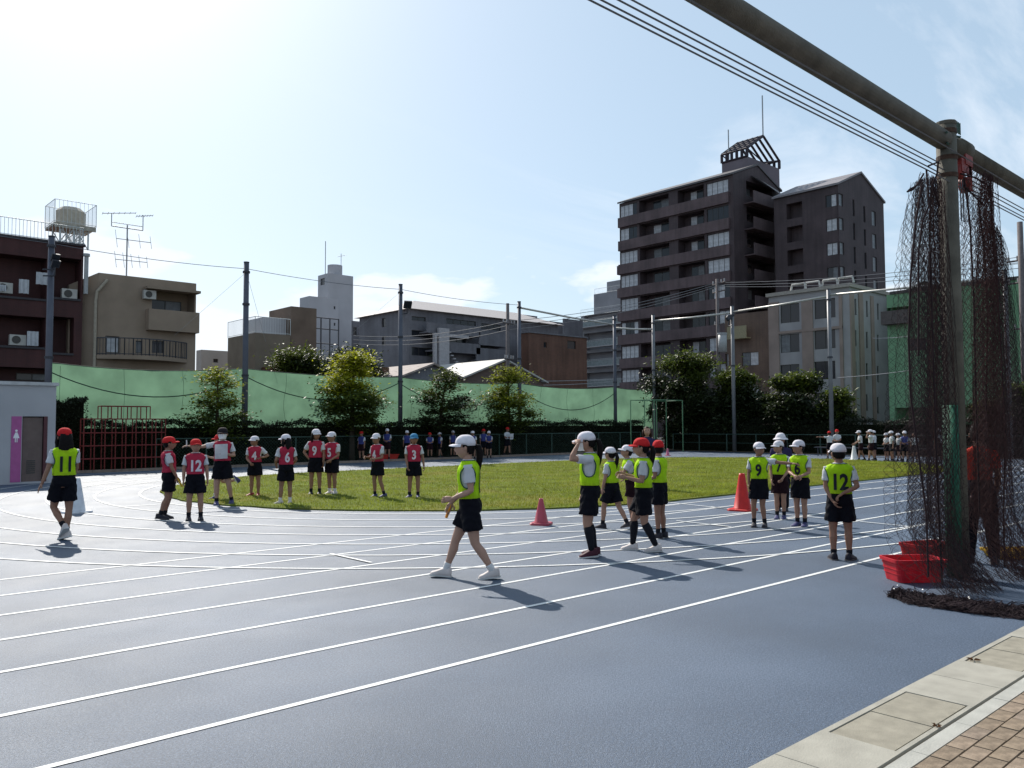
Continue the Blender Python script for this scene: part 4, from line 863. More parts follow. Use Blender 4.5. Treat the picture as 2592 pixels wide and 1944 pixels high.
far_tree('dark shrubby tree over the wall beside the tan building', 765, 888, 700, 830, 50., seed=11, dens=1.5, leaf=.12, shape='round', m=M_leafd, m_top=M_leafg, base=.4)
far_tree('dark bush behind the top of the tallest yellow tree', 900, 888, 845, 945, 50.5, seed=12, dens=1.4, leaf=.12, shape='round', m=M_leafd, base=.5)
# hedges: a dark core with leaves all over it
def hedge(label, x0, y0, x1, y1, h, n, seed, hx=None):
    rng = np.random.default_rng(seed); t = thing('hedge', label, 'hedge', (0, 0, 0)); q = MB(); q.box((x0+.12, y0+.12, 0), (x1-.12, y1-.12, h-.12)); q.build('core', mat('hedge_core', (.012, .014, .008), .95, .05, var=.3), t)
    L = x1-x0; D = y1-y0; P = np.zeros((n, 3)); face = rng.random(n); long_x = L > D; A = max(L, D); B = min(L, D)
    a = rng.uniform(0, A, n); tot = h+B+.15*h
    s = rng.uniform(0, tot, n); top = s > h
    near = np.zeros(n)
    hh = h*(1+.05*np.sin(a*2.1)+.03*np.sin(a*5.3)+.02*np.sin(a*11.))
    d = np.where(top, rng.uniform(0, B, n), rng.exponential(.06, n)*.6); z = np.where(top, hh+rng.normal(0, .05, n)+rng.exponential(.03, n), rng.uniform(0, 1, n)*hh)
    if long_x: P[:, 0] = x0+a; P[:, 1] = y0+d
    else: P[:, 0] = x0+d; P[:, 1] = y0+a
    P[:, 2] = z; o = link('leaves', leaf_cloud(P, .055, rng, m=M_hedge, flat=.9), t); o['kind'] = 'stuff'
hedge('long dark clipped hedge below the green netting', 8.6, 34.0, 42.6, 35.0, 1.75, 42000, 21)
hedge('taller dark hedge beside the toilet hut', 6.2, 33.9, 9.1, 35.0, 2.7, 6000, 22)
hedge('dark hedge along the right end of the field', 44.0, -4, 44.9, 33.8, 1.75, 42000, 23)

# chain link fence in front of the hedge
M_fence = mat('fence_green', (.05, .085, .07), .6, .3, var=.1)
ft = thing('chain_link_fence', 'low green chain link fence in front of the long hedge', 'fence', (0, 33.55, 0))
for k in range(16): q = MB(); q.tube([(11.5+2*k, 0, 0), (11.5+2*k, 0, 1.22)], .03, 6); q.build('post', M_fence, ft)
q = MB(); q.tube([(11.5, 0, 1.2), (41.5, 0, 1.2)], .022, 6); q.build('top_rail', M_fence, ft)
q = MB(); hN = 1.15
for k in range(-8, 215):
    for sg in (1, -1):
        xa = 11.5+k*.14; xb = xa+hN*sg
        if 11.5 <= xa <= 41.5 and 11.5 <= xb <= 41.5: q.tube([(xa, 0, .04), (xb, 0, hN+.02)], .0035, 3, False)
o = q.build('wire_mesh', M_fence, ft); o['kind'] = 'stuff'
ft = thing('end_fence', 'low wire fence with posts along the right end of the field', 'fence', (43.5, 0, 0))
for k in range(17): q = MB(); q.tube([(0, .5+2*k, 0), (0, .5+2*k, 1.1)], .03, 6); q.build('post', M_fence, ft)
q = MB(); q.tube([(0, .5, 1.08), (0, 32.5, 1.08)], .02, 6); q.tube([(0, .5, .55), (0, 32.5, .55)], .012, 6); q.build('top_rail', M_fence, ft)

# red climbing frame
M_rgym = mat('red_pipe', (.16, .022, .02), .5, .4, var=.12)
gx0, gx1 = at_y(205, 1060, 33.4).x, at_y(410, 1060, 33.4).x; gy = 33.0
gt_ = thing('climbing_frame', 'red pipe climbing frame beside the toilet hut in front of the hedge', 'climbing frame', (gx0, gy, 0))
Lg = gx1-gx0; nx = 8; levels = [.5, .98, 1.46, 1.98]
q = MB()
for j in range(2):
    for i in range(nx+1): q.tube([(Lg*i/nx, .42*j, 0), (Lg*i/nx, .42*j, levels[-1])], .022, 6)
q.build('upright', M_rgym, gt_)
q = MB()
for z in levels:
    for j in range(2): q.tube([(0, .42*j, z), (Lg, .42*j, z)], .022, 6)
    for i in range(nx+1): q.tube([(Lg*i/nx, 0, z), (Lg*i/nx, .42, z)], .02, 6)
q.build('rail', M_rgym, gt_)
q = MB(); a_, b_2 = .2*Lg, .8*Lg
for j in range(2):
    for i in range(6): q.tube([(a_+(b_2-a_)*i/5, .42*j, levels[-1]), (a_+(b_2-a_)*i/5, .42*j, 2.46)], .02, 6)
    q.tube([(a_, .42*j, 2.46), (b_2, .42*j, 2.46)], .022, 6)
for i in range(6): q.tube([(a_+(b_2-a_)*i/5, 0, 2.46), (a_+(b_2-a_)*i/5, .42, 2.46)], .02, 6)
q.build('upper_cage', M_rgym, gt_)
# green horizontal bars
A0 = at_y(1596, 1013, 32.); hb = thing('horizontal_bars', 'green pipe horizontal bars standing before the hedge near the corner', 'exercise bars', (A0.x, 32., 0)); M_gp = mat('green_pipe', (.10, .20, .11), .5, .4)
Lb = at_y(1686, 1013, 32.).x-A0.x; hz = A0.z; q = MB()
for x in (0, .38, .72, 1.): q.tube([(Lb*x, 0, 0), (Lb*x, 0, hz)], .03, 6)
q.tube([(Lb*.1, -1.5, 0), (Lb*.1, -1.5, hz)], .03, 6); q.tube([(Lb*.9, -1.5, 0), (Lb*.9, -1.5, hz)], .03, 6)
q.build('post', M_gp, hb); q = MB(); q.tube([(0, 0, hz), (Lb, 0, hz)], .025, 6); q.tube([(Lb*.1, -1.5, hz), (Lb*.9, -1.5, hz)], .025, 6); q.tube([(Lb*.1, -1.5, hz), (0, 0, hz)], .02, 6); q.tube([(Lb*.9, -1.5, hz), (Lb, 0, hz)], .02, 6); q.build('bar', M_gp, hb)

# utility poles and their wires
M_up = mat('utility_pole', (.14, .12, .12), .8, .2, var=.2); M_ins = mat('insulator', (.35, .34, .35), .4)
def utility_pole(label, p, zt, arms, r=.16):
    t = thing('utility_pole', label, 'utility pole', (p.x, p.y, 0), 0); q = MB(); q.tube([(0, 0, 0), (0, 0, zt)], [r*1.2, r*.8], 10); q.build('shaft', M_up, t, True)
    for (z, L, a) in arms:
        d = Vector((cos(a), sin(a), 0)); q = MB(); q.tube([-d*L/2+Vector((0, -r, z)), d*L/2+Vector((0, -r, z))], .06, 4); q.build('crossarm', M_up, t)
        for k in (-.45, -.2, .2, .45): q = MB(); q.tube([d*L*k+Vector((0, -r, z+.05)), d*L*k+Vector((0, -r, z+.3))], [.05, .06], 6); q.build('insulator', M_ins, t)
    return t
A = at_y(1285, 800, 48.); u1 = utility_pole('utility pole with small crossarms left of the corner net pole', A, A.z+1.0, [(A.z-.6, 1.6, .2), (A.z-3.4, 1.2, .2)])
B = at_x(1815, 715, 60.); u2 = utility_pole('utility pole with transformer in front of the tall dark block', B, B.z+.3, [(B.z-.1, 1.8, 1.2), (B.z-.8, 1.8, 1.2), (B.z-3.6, 1.4, 1.2)])
tb = thing('transformer', 'grey transformer can hung on the utility pole before the dark block', 'transformer', (B.x-.1, B.y-.5, B.z-6.)); q = MB(); q.tube([(0, 0, 0), (0, 0, 1.5)], .36, 14); q.build('tank', M_framel, tb, True); q = MB(); q.tube([(0, 0, 1.5), (0, 0, 1.62)], .4, 14); q.build('lid', M_framel, tb)
G = at_x(2583, 610, 58.); u3 = utility_pole('utility pole with many fittings at the right edge of the picture', G, G.z+1.2, [(G.z-1.2, 2.2, 1.4), (G.z-2.6, 2.2, 1.4), (G.z-5.5, 1.6, 1.4)], .2)
wg = 'power lines over the street'
for i, dz in enumerate((0, -.35, -.7)):
    wire('power_line', [at_y(895, 850, 62)+Vector((0, 0, dz)), (A.x, A.y, A.z-.4+dz), (B.x, B.y, B.z+dz*.5)], .022, M_wire, ['highest', 'middle', 'lowest'][i]+' power line between the two utility poles', group=wg, sag=.5)
    wire('power_line', [(B.x, B.y, B.z+dz*.5), (G.x, G.y, G.z-1.+dz)], .02, M_wire, ['highest', 'middle', 'lowest'][i]+' power line from the dark block towards the right edge', group=wg, sag=.4)
for i, (a, b) in enumerate((((1370, 965), (1660, 955)), ((1375, 975), (1550, 966)), ((2210, 856), (2300, 851)), ((2120, 956), (2300, 938)))):
    wire('low_cable', [at_x(a[0], a[1], 58) if i > 1 else at_y(a[0], a[1], 40.), at_x(b[0], b[1], 58) if i > 1 else at_y(b[0], b[1], 40.)], .018, mat('pale_wire', (.3, .3, .32)), ['pale cable just above the right end of the green netting', 'second pale cable above the netting left of the corner pole', 'dark cable crossing the grey flats high up', 'cable crossing the green building near the nets'][i], sag=.05)

# ------------------------------------------------------------------ near net frame
BY = 3.47
M_bp = mat('weathered_pipe', (.10, .09, .072), .75, .3, var=.3, vscale=5, bump=.4, bscale=60)
bpz = at_y(2405, 322, BY); PXN = at_y(2412, 900, BY).x
npole = thing('net_post', 'thick weathered steel post carrying the hanging black nets', 'post', (PXN, BY, 0))
q = MB(); q.tube([(0, 0, 0), (0, 0, bpz.z)], .105, 22); q.build('shaft', M_bp, npole, True)
q = MB(); q.tube([(0, 0, bpz.z-.02), (0, 0, bpz.z+.02)], .109, 22); q.build('cap', M_bp, npole)
q = MB()
for z in (bpz.z-.12, bpz.z-.42, bpz.z-.62): q.tube([(0, 0, z), (0, 0, z+.05)], .110, 22)
q.build('collar', mat('rust_band', (.06, .035, .025), .8, var=.4, vscale=20), npole)
q = MB()
for a_, b_3 in (((-.1, -.05, bpz.z-.13), (-.32, -.12, bpz.z-.2)), ((-.1, 0, bpz.z-.2), (-.22, -.1, bpz.z-.3)), ((.1, 0, bpz.z-.1), (.2, -.08, bpz.z-.12)), ((.1, 0, bpz.z-.2), (.24, -.05, bpz.z-.17))): q.tube([a_, b_3], .014, 6)
for k in range(5): q.tube([(.25+k*.045, 0, bpz.z-.02), (.25+k*.045, 0, bpz.z+.12)], .008, 5)
q.build('bolt', M_fence, npole)
q = MB(); q.loft([[(.128*cos(a), .128*sin(a), z) for a in [RAD(45+17*k) for k in range(11)]]+[(.1055*cos(a), .1055*sin(a), z) for a in [RAD(215-17*k) for k in range(11)]] for z in (0, .9, 1.88)]); q.build('protector_pad', mat('green_pad', (.018, .12, .07), .6, .4, var=.12, bump=.3, bscale=12), npole, True)
q = MB(); zl = bpz.z-.20
beam = thing('net_beam', 'long thick overhead pipe running over the track edge to the post', 'pipe', (0, BY, 0))
q.tube([(-4, .0, zl+.12), (4, 0, zl+.06), (PXN-.1, 0, zl)], .105, 20); q.build('near_span', M_bp, beam, True)
q = MB(); q.tube([(PXN+.1, 0, zl-.02), (PXN+8, 0, zl-.04), (PXN+20, 0, zl-.02)], .105, 20); q.build('far_span', M_bp, beam, True)
q = MB(); q.tube([(PXN+.32, 0, zl), (PXN+.55, 0, zl)], .118, 18); q.build('sleeve', M_bp, beam, True)
# red pulley block under the beam
pl = thing('pulley_block', 'red double pulley hanging under the overhead pipe beside the post', 'pulley', (PXN+.42, BY-.02, zl-.1)); M_pr = mat('red_pulley', (.22, .03, .025), .55, .4, var=.3, vscale=20)
q = MB(); q.box((-.10, -.07, -.10), (.12, .07, .02)); q.build('bracket', M_pr, pl)
q = MB(); q.tube([(-.17, -.05, -.2), (-.17, .05, -.2)], .085, 16); q.build('wheel', M_pr, pl, True)
q = MB(); q.tube([(.07, -.05, -.3), (.07, .05, -.3)], .09, 16); q.build('wheel', M_pr, pl, True)
q = MB(); q.box((-.2, -.06, -.2), (.1, -.045, -.05)); q.box((.02, -.06, -.38), (.12, -.045, -.1)); q.build('cheek_plate', M_pr, pl)
q = MB()
for dx_ in (-.25, -.1, -.02, .13): q.tube([(dx_, 0, -.25), (dx_+.01, 0, -.75)], .008, 5)
q.build('hoist_rope', M_wire, pl)
# steel cables along the beam
for i, (p, y_, gapz) in enumerate((((2339, 426), BY-.05, 0), ((2345, 420), BY+.03, 0), ((2354, 411), BY+.0, 0), ((2362, 404), BY+.06, 0), ((2383, 364), BY-.12, 0))):
    e = at_y(p[0], p[1], y_); wire('tension_cable', [(-4, y_, e.z+.02), (e.x, y_, e.z), (e.x+16, y_, e.z-.02)], .0085, M_wire, ['lowest', 'second lowest', 'middle', 'second highest', 'highest'][i]+' of the steel cables strung below the overhead pipe', 'cable', 'tension cables below the overhead pipe', sag=.02, n=4)
M_rope = mat('net_rope', (.028, .018, .02), .85, .1, var=.2)
M_nets = [mat('net_black', (.030, .019, .022), .8, .2, var=.2), mat('net_brown', (.05, .024, .024), .8, .2, var=.2)]
def edges_mesh(name, P, E, r, m):
    """many thin three sided strands in one mesh"""
    P = np.asarray(P); a, b = P[E[:, 0]], P[E[:, 1]]; d = b-a; L = np.linalg.norm(d, axis=1); ok = L > 1e-5; a, b, d = a[ok], b[ok], d[ok]/L[ok][:, None]
    ref = np.where(np.abs(d[:, 2:3]) < .9, np.array([[0, 0, 1.]]), np.array([[1., 0, 0]])); u = np.cross(d, ref); u /= np.linalg.norm(u, axis=1)[:, None]; w = np.cross(d, u); n = len(a)
    V = np.zeros((n, 6, 3))
    for k in range(3): o_ = (u*cos(2*pi*k/3)+w*sin(2*pi*k/3))*r; V[:, k] = a+o_; V[:, 3+k] = b+o_
    idx = np.arange(n)[:, None]*6; F = np.concatenate([idx+np.array(f) for f in ((0, 1, 4, 3), (1, 2, 5, 4), (2, 0, 3, 5))], 1).reshape(-1)
    me = bpy.data.meshes.new(name); me.vertices.add(6*n); me.vertices.foreach_set('co', V.ravel()); me.loops.add(12*n); me.loops.foreach_set('vertex_index', F.astype(np.int32)); me.polygons.add(3*n); me.polygons.foreach_set('loop_start', np.arange(0, 12*n, 4, dtype=np.int32)); me.update(calc_edges=True); me.materials.append(m); return me
def net_sheet(xa0, xa1, xb0, xb1, ztop, zbot, length, folds, seed, cell=.042, depth=.16, dens_bias=.5, sagtop=None, yoff=0.):
    """gathered net: u runs along the length and folds back and forth, v hangs down"""
    rng = np.random.default_rng(seed); nu = int(length/.019); ht = ztop-zbot; nv = int(ht/.052)
    u = np.linspace(0, 1, nu); ph = folds*2*pi*(u+.02*np.sin(u*17)+.01*np.sin(u*41))
    bu = u+.05*np.sin(u*9+seed); bu = (bu-bu.min())/(bu.max()-bu.min())
    # keep more cloth where the bundle is tight
    t = np.where(bu < .12, bu/.12*(1-dens_bias)*.9, (1-dens_bias)*.9+(bu-.12)/.88*(1-(1-dens_bias)*.9))
    P = np.zeros((nu, nv, 3)); v = np.linspace(0, 1, nv)
    for j in range(nv):
        vv = v[j]; k = vv**.55
        X = (xa0+(xa1-xa0)*t)*(1-k)+(xb0+(xb1-xb0)*t)*k
        dep = depth*(.25+.75*k)*(1+.35*np.sin(u*13+vv*2.2))
        P[:, j, 0] = X+.018*np.sin(ph*1.7+vv*5)+.010*np.sin(vv*31+u*60)
        P[:, j, 1] = BY+dep*np.sin(ph+.5*np.sin(vv*4+u*7))
        P[:, j, 2] = ztop-ht*vv+(sagtop(t)*(1-vv) if sagtop else 0)
    P += rng.normal(0, .0035, P.shape); fl = np.clip((v-.84)/.16, 0, 1)**1.6; P[..., 1] += yoff-.42*fl*(1+.25*np.sin(u*23))[:, None]; P[..., 0] -= .16*fl*(.6+.6*np.sin(u*31))[:, None]
    ids = np.arange(nu*nv).reshape(nu, nv); off = (np.arange(nu)[:, None]+np.arange(nv)[None, :]) % 2 == 0
    e1 = np.stack([ids[:-1, :-1], ids[1:, 1:]], -1)[off[:-1, :-1]]; e2 = np.stack([ids[1:, :-1], ids[:-1, 1:]], -1)[off[1:, :-1]]
    return P.reshape(-1, 3), np.concatenate([e1, e2])
def gx(px, py, Y=BY): return at_y(px, py, Y).x
def gz(px, py, Y=BY): return at_y(px, py, Y).z
nl = thing('hanging_net', 'black mesh net bunched to the left of the thick post', 'net', (0, 0, 0))
P_, E_ = net_sheet(gx(2296, 560), gx(2372, 560), gx(2278, 1400), gx(2400, 1400), gz(2340, 470), .02, 4.7, 14, 1, dens_bias=.62, sagtop=lambda t: np.where(t < .35, -.42*np.sin((.35-t)/.35*pi/2), .12*np.sin((t-.35)*3)))
o = link('mesh', edges_mesh('mesh', P_, E_, .0014, M_nets[0]), nl); o['kind'] = 'stuff'
P_, E_ = net_sheet(gx(2335, 560), gx(2385, 560), gx(2325, 1400), gx(2405, 1400), gz(2345, 440), .0, 2.1, 8, 2, depth=.10)
o = link('gathered_mesh', edges_mesh('gathered_mesh', P_, E_, .0017, M_nets[1]), nl); o['kind'] = 'stuff'
nr = thing('hanging_net', 'black mesh net bunched to the right of the thick post', 'net', (0, 0, 0))
P_, E_ = net_sheet(gx(2425, 560), gx(2510, 560), gx(2432, 1400), gx(2592, 1400), gz(2450, 455), .02, 4.8, 13, 3, dens_bias=.35, yoff=-.06, sagtop=lambda t: -.55*t)
o = link('mesh', edges_mesh('mesh', P_, E_, .0014, M_nets[0]), nr); o['kind'] = 'stuff'
P_, E_ = net_sheet(gx(2426, 560), gx(2485, 560), gx(2412, 1300), gx(2490, 1400), gz(2450, 440), .0, 3.8, 11, 4, depth=.15, yoff=-.14)
o = link('gathered_mesh', edges_mesh('gathered_mesh', P_, E_, .0018, M_nets[1]), nr); o['kind'] = 'stuff'
def ropes(par, lst, r=.010):
    for L in lst: q = MB(); q.tube([at_y(a, b, BY-.12-.02*(i % 2)) for i, (a, b) in enumerate(L)], r, 6, False); q.build('rope', M_rope, par, True)
ropes(nl, [[(2338, 440), (2320, 470), (2302, 480), (2297, 485), (2310, 480), (2335, 455)], [(2333, 470), (2318, 560), (2305, 700), (2300, 860), (2305, 1000), (2325, 1150), (2345, 1300), (2350, 1460)], [(2345, 430), (2352, 520), (2335, 560), (2325, 640), (2325, 900)], [(2350, 420), (2375, 410), (2372, 440), (2360, 470), (2378, 520)], [(2355, 640), (2362, 900), (2372, 1200), (2385, 1480)]])
ropes(nr, [[(2432, 440), (2470, 450), (2500, 470), (2505, 500), (2490, 520), (2440, 470)], [(2507, 460), (2510, 560), (2522, 700), (2535, 900), (2545, 1100), (2540, 1300), (2545, 1500)], [(2440, 450), (2455, 560), (2465, 760), (2470, 1000), (2480, 1300)], [(2475, 500), (2490, 620), (2500, 800), (2495, 1100)]])
# pooled net lying on the ground in front of the bundles
hp = thing('net_heap', 'dark heap of slack net piled on the ground at the foot of the post', 'net', (0, 0, 0))
rng = np.random.default_rng(9)
foot = [at_z(*p) for p in ((2300, 1515), (2370, 1530), (2440, 1540), (2520, 1552), (2620, 1565), (2760, 1580))]
nu, nv = 240, 20; P = np.zeros((nu, nv, 3))
for i in range(nu):
    f = i/(nu-1)*5; k = min(4, int(f)); c_ = foot[k]+(foot[k+1]-foot[k])*(f-k)
    for j in range(nv):
        a = j/(nv-1)*2*pi*1.7; r = min(1, .25+i/70)*(.05+.10*noise.noise(Vector((i*.06, j*.2, 1)))+.05)
        P[i, j] = (c_.x+r*cos(a)*1.3*.9+.05*sin(i*.8+j), c_.y+.15+r*sin(a)*1.1, max(.006, .02+.06*noise.noise(Vector((i*.09, j*.35, 5)))+.02*sin(a*1.3)))
P += rng.normal(0, .018, P.shape); P[..., 2] = np.maximum(P[..., 2], .006)
ids = np.arange(nu*nv).reshape(nu, nv); E1 = np.concatenate([np.stack([ids[:-1, :-1], ids[1:, 1:]], -1).reshape(-1, 2), np.stack([ids[1:, :-1], ids[:-1, 1:]], -1).reshape(-1, 2), np.stack([ids[:-1], ids[1:]], -1).reshape(-1, 2)])
o = link('strands', edges_mesh('strands', P.reshape(-1, 3), E1, .0019, M_nets[0]), hp); o['kind'] = 'stuff'
q = MB(); q.tube([(c_.x, c_.y+.02, .03) for c_ in [foot[0]+(foot[1]-foot[0])*.2]+foot[1:]], .022, 6, False); q.build('lead_rope', M_rope, hp, True)
pts_ = []
for i in range(8): c_ = foot[0]+(foot[3]-foot[0])*random.random(); pts_.append((c_.x+random.uniform(-.05, .1), c_.y+random.uniform(-.02, .2), .05+random.random()*.05))
q = MB()
for p in pts_: s_ = random.uniform(.006, .013); q.add([(p[0]-s_, p[1], p[2]), (p[0]+s_, p[1]+s_, p[2]+s_), (p[0], p[1]+s_*2, p[2]-s_*.3)], [(0, 1, 2)])
o = q.build('heap_glints', mat('glint_pale', (.6, .58, .55), .4, .5), hp); o['kind'] = 'stuff'  # pale flakes added as painted glints on the dark heap

# ------------------------------------------------------------------ baskets and cones
def basket(label, x, y, rz, w, d, h, col, z=0.):
    m = mat('basket_%.2f_%.2f' % (col[0], col[1]), col, .5, .5, var=.12, vscale=12, trans=.25); t = thing('basket', label, 'basket', (x, y, z), rz)
    q = MB(); k = 1.16; n = 12
    def ring(f, z_, inner=0):
        W_, D_ = w/2*(1+(k-1)*f)-inner, d/2*(1+(k-1)*f)-inner; c = .05; P = []
        for (sx, sy) in ((1, 1), (-1, 1), (-1, -1), (1, -1)):
            for a in range(4):
                t_ = a/3*pi/2+{(1, 1): 0, (-1, 1): pi/2, (-1, -1): pi, (1, -1): 1.5*pi}[(sx, sy)]; P.append((sx*(W_-c)+c*cos(t_), sy*(D_-c)+c*sin(t_), z_))
        return P
    q.loft([ring(0, .004), ring(.1, h*.12), ring(1, h), ring(1, h, .008), ring(.1, h*.13, .008), ring(0, .014, .008)]); q.build('body', m, t)
    q = MB(); q.loft([ring(1.0, h-.03, -.012), ring(1.03, h+.004, -.014), ring(1.03, h+.004, .004), ring(1.0, h-.004, .006)], cap=False); q.build('rim', m, t)
    q = MB()      # lattice ribs
    for i in range(9):
        x_ = -w*.44+w*.88*i/8
        for s_ in (-1, 1): q.add([(x_-.006, s_*(d/2*1.02+.004), h*.14), (x_+.006, s_*(d/2*1.02+.004), h*.14), ((x_)*k+.006, s_*(d/2*k+.003), h*.95), ((x_)*k-.006, s_*(d/2*k+.003), h*.95)], [(0, 1, 2, 3)])
    for z_ in (.35, .55, .75):
        f = z_; q.loft([ring(f, h*z_, -.005), ring(f, h*z_+.012, -.005)], cap=False)
    q.build('lattice', m, t); return t
pb = at_z(2332, 1476); basket('bright red plastic basket on the track just left of the hanging net', pb.x+.1, pb.y+.12, RAD(-38), .47, .32, .24, (.60, .02, .035))
pb = at_z(2392, 1440); basket('second red basket half hidden behind the green post pad', pb.x+.05, pb.y+.2, RAD(-20), .46, .32, .27, (.45, .02, .02))
pb = at_z(2592, 1417); basket('yellow basket behind the right hand net at the picture edge', pb.x+.1, pb.y+.15, RAD(-40), .52, .34, .10, (.55, .33, .02))
pb = at_z(1001, 1167); basket('low red basket on the far kerb behind the boy in the blue cap', 22.0, 33.4, .1, 1.3, .5, .26, (.48, .03, .02), z=.05)
def cone(label, x, y, h, col, rz=0., group=None, spread=.30):
    m = mat('cone_%.2f_%.2f' % (col[0], col[1]), col, .45, .5, var=.12, vscale=9); t = thing('traffic_cone', label, 'cone', (x, y, 0), rz, group)
    q = MB(); R = [[(r*cos(a), r*sin(a), z) for a in [2*pi*k/20 for k in range(20)]] for r, z in ((h*spread*.9, .035), (h*spread*.78, .05), (h*.085, h*.94), (h*.075, h), (h*.05, h), (h*.045, h*.9))]; q.loft(R); q.build('body', m, t, True)
    q = MB(); s_ = h*spread*1.12; c = .25*s_
    P = [(s_, -s_+c), (s_, s_-c), (s_-c, s_), (-s_+c, s_), (-s_, s_-c), (-s_, -s_+c), (-s_+c, -s_), (s_-c, -s_)]
    q.loft([[(x_, y_, .0) for x_, y_ in P], [(x_, y_, .028) for x_, y_ in P], [(x_*.93, y_*.93, .04) for x_, y_ in P]]); q.build('base', m, t); return t
cone('white cone behind the girl with number 11', 4.12*U, 15.91*U, .68, (.55, .56, .6), .3)
cone('short pinkish red cone right of the walking girl, before the turf', 8.75*U, 9.0*U, .44, (.42, .06, .09), .5, spread=.34)
cone('tall red cone beside the boy with number 9', 12.69*U, 8.02*U, .72, (.52, .012, .01), .2)
cone('white cone far off on the track beyond the turf', 33.33*U, 15.78*U, .66, (.7, .7, .7), .1)
cone('small pink cone far off on the track behind the woman', 32.17*U, 24.37*U, .40, (.5, .12, .2), .1)
# long bench frame behind the far white cone
bt = thing('bench', 'dark low bench frame at the far right end of the track', 'bench', (41.5, 18.5, 0), RAD(90)); 
for i in range(4): q = MB(); q.tube([(-3+2*i, -.2, 0), (-3+2*i, -.2, .42)], .03, 6); q.tube([(-3+2*i, .2, 0), (-3+2*i, .2, .42)], .03, 6); q.build('leg', M_raild, bt)
q = MB(); q.box((-3.2, -.25, .42), (3.2, .25, .47)); q.build('seat', M_raild, bt)

# ------------------------------------------------------------------ people
def cloth_mat(name, col, rough=.85, trans=0., var=.08):
    return mat(name, col, rough, .2, var=var, vscale=14, bump=.5, bscale=16, trans=trans)
SKIN = [mat('skin_a', (.33, .18, .125), .55, .4, var=.06, vscale=20), mat('skin_b', (.26, .135, .09), .55, .4, var=.06, vscale=20), mat('skin_c', (.38, .22, .16), .55, .4, var=.06, vscale=20)]
M_hair = mat('hair_black', (.008, .006, .006), .6, .12, var=.3, vscale=60); M_hairb = mat('hair_brown', (.032, .013, .009), .6, .15, var=.3, vscale=60)
M_shirt = cloth_mat('shirt_white', (.60, .60, .62), trans=.15); M_navy = cloth_mat('shorts_navy', (.004, .004, .0075)); M_maroon = cloth_mat('shorts_maroon', (.016, .005, .008))
M_lime = cloth_mat('bib_lime', (.66, .95, .03), .6, trans=.6); M_redb = cloth_mat('bib_red', (.50, .035, .075), .7, trans=.3); M_blueb = cloth_mat('bib_blue', (.05, .06, .22), .7, trans=.2)
M_trimg = mat('bib_trim_dark', (.02, .06, .05), .8); M_trimr = mat('bib_trim_maroon', (.16, .015, .04), .8)
M_capw = cloth_mat('cap_white', (.66, .62, .66)); M_capr = cloth_mat('cap_red', (.50, .02, .022)); M_capb = cloth_mat('cap_blue', (.05, .20, .36)); M_capk = cloth_mat('cap_black', (.02, .015, .018))
M_numk = mat('number_black', (.012, .012, .02), .7); M_numw = mat('number_white', (.62, .55, .60), .7)
M_mask = cloth_mat('mask_white', (.66, .64, .64)); M_eye = mat('eye_dark', (.012, .01, .01), .3, .5); M_lip = mat('lip', (.25, .09, .08), .5)
M_sockk = cloth_mat('sock_black', (.012, .012, .016)); M_sockw = cloth_mat('sock_white', (.6, .58, .58))
SHOE = {'black': mat('shoe_black', (.022, .02, .028), .6, var=.2), 'white': mat('shoe_pale', (.55, .48, .46), .6, var=.15), 'navy': mat('shoe_navy', (.05, .05, .13), .6, var=.2), 'maroon': mat('shoe_maroon', (.06, .012, .022), .6, var=.2), 'red': mat('shoe_red', (.25, .03, .03), .6, var=.2)}
M_sole = mat('shoe_sole', (.5, .49, .48), .6, var=.1); M_solek = mat('shoe_sole_dark', (.10, .09, .09), .7)
REM = []
def sup(hw, hd, n=20, p=2.4):
    out = []
    for k in range(n):
        a = 2*pi*k/n; c_, s_ = cos(a), sin(a); out.append((hw*math.copysign(abs(c_)**(2/p), c_), hd*math.copysign(abs(s_)**(2/p), s_)))
    return out
# z, half width, half depth, y offset (stature = 1)
TORSO = [(.465, .066, .050, -.004), (.50, .088, .064, -.006), (.54, .090, .064, -.004), (.585, .078, .055, 0), (.63, .077, .054, .002), (.70, .088, .061, .002), (.755, .099, .062, 0), (.79, .101, .056, -.004), (.81, .090, .045, -.006), (.825, .065, .036, -.004), (.838, .036, .031, .0), (.87, .031, .031, .006)]
def tprof(z, off=0.):
    zs = [t[0] for t in TORSO]; return tuple(float(np.interp(z, zs, [t[i] for t in TORSO]))+(off if i < 3 else 0) for i in (1, 2, 3))
def rem(name, q, m, parent, vox, smooth=2):
    o = q.build(name, m, parent, True); a = o.modifiers.new('r', 'REMESH'); a.mode = 'VOXEL'; a.voxel_size = vox; a.use_smooth_shade = True
    if smooth: b = o.modifiers.new('s', 'SMOOTH'); b.iterations = smooth; b.factor = .5
    REM.append(o); return o
def headmesh(q, M, s, n=18, m_=14, rz_=None):
    """head with brow, nose, jaw; centre at origin before M"""
    R = []
    for j in range(m_+1):
        ph = pi*j/m_; z = -cos(ph); r = sin(ph); ring = []
        for k in range(n):
            a = 2*pi*k/n; x, y = r*cos(a), r*sin(a); X, Y, Z = x*.054, y*.064, z*.080
            if z < 0: t = -z; X *= 1-.30*t*t; Y = Y*(1-.16*t*t)+.010*t
            if y > .75*r and r > .3:
                c = max(0, 1-abs(x)/.28)
                if -.42 < z < .12: Y += .013*c*(1-abs(z+.18)/.32 if abs(z+.18) < .32 else 0)
                if -.62 < z < -.42: Y += .003
            ring.append((X, Y, Z))
        R.append(ring)
    vs = [M @ (Vector(p)*s) for r in R for p in r]; fs = []
    for j in range(m_):
        for k in range(n): fs.append((j*n+k, j*n+(k+1) % n, (j+1)*n+(k+1) % n, (j+1)*n+k))
    q.add(vs, fs)
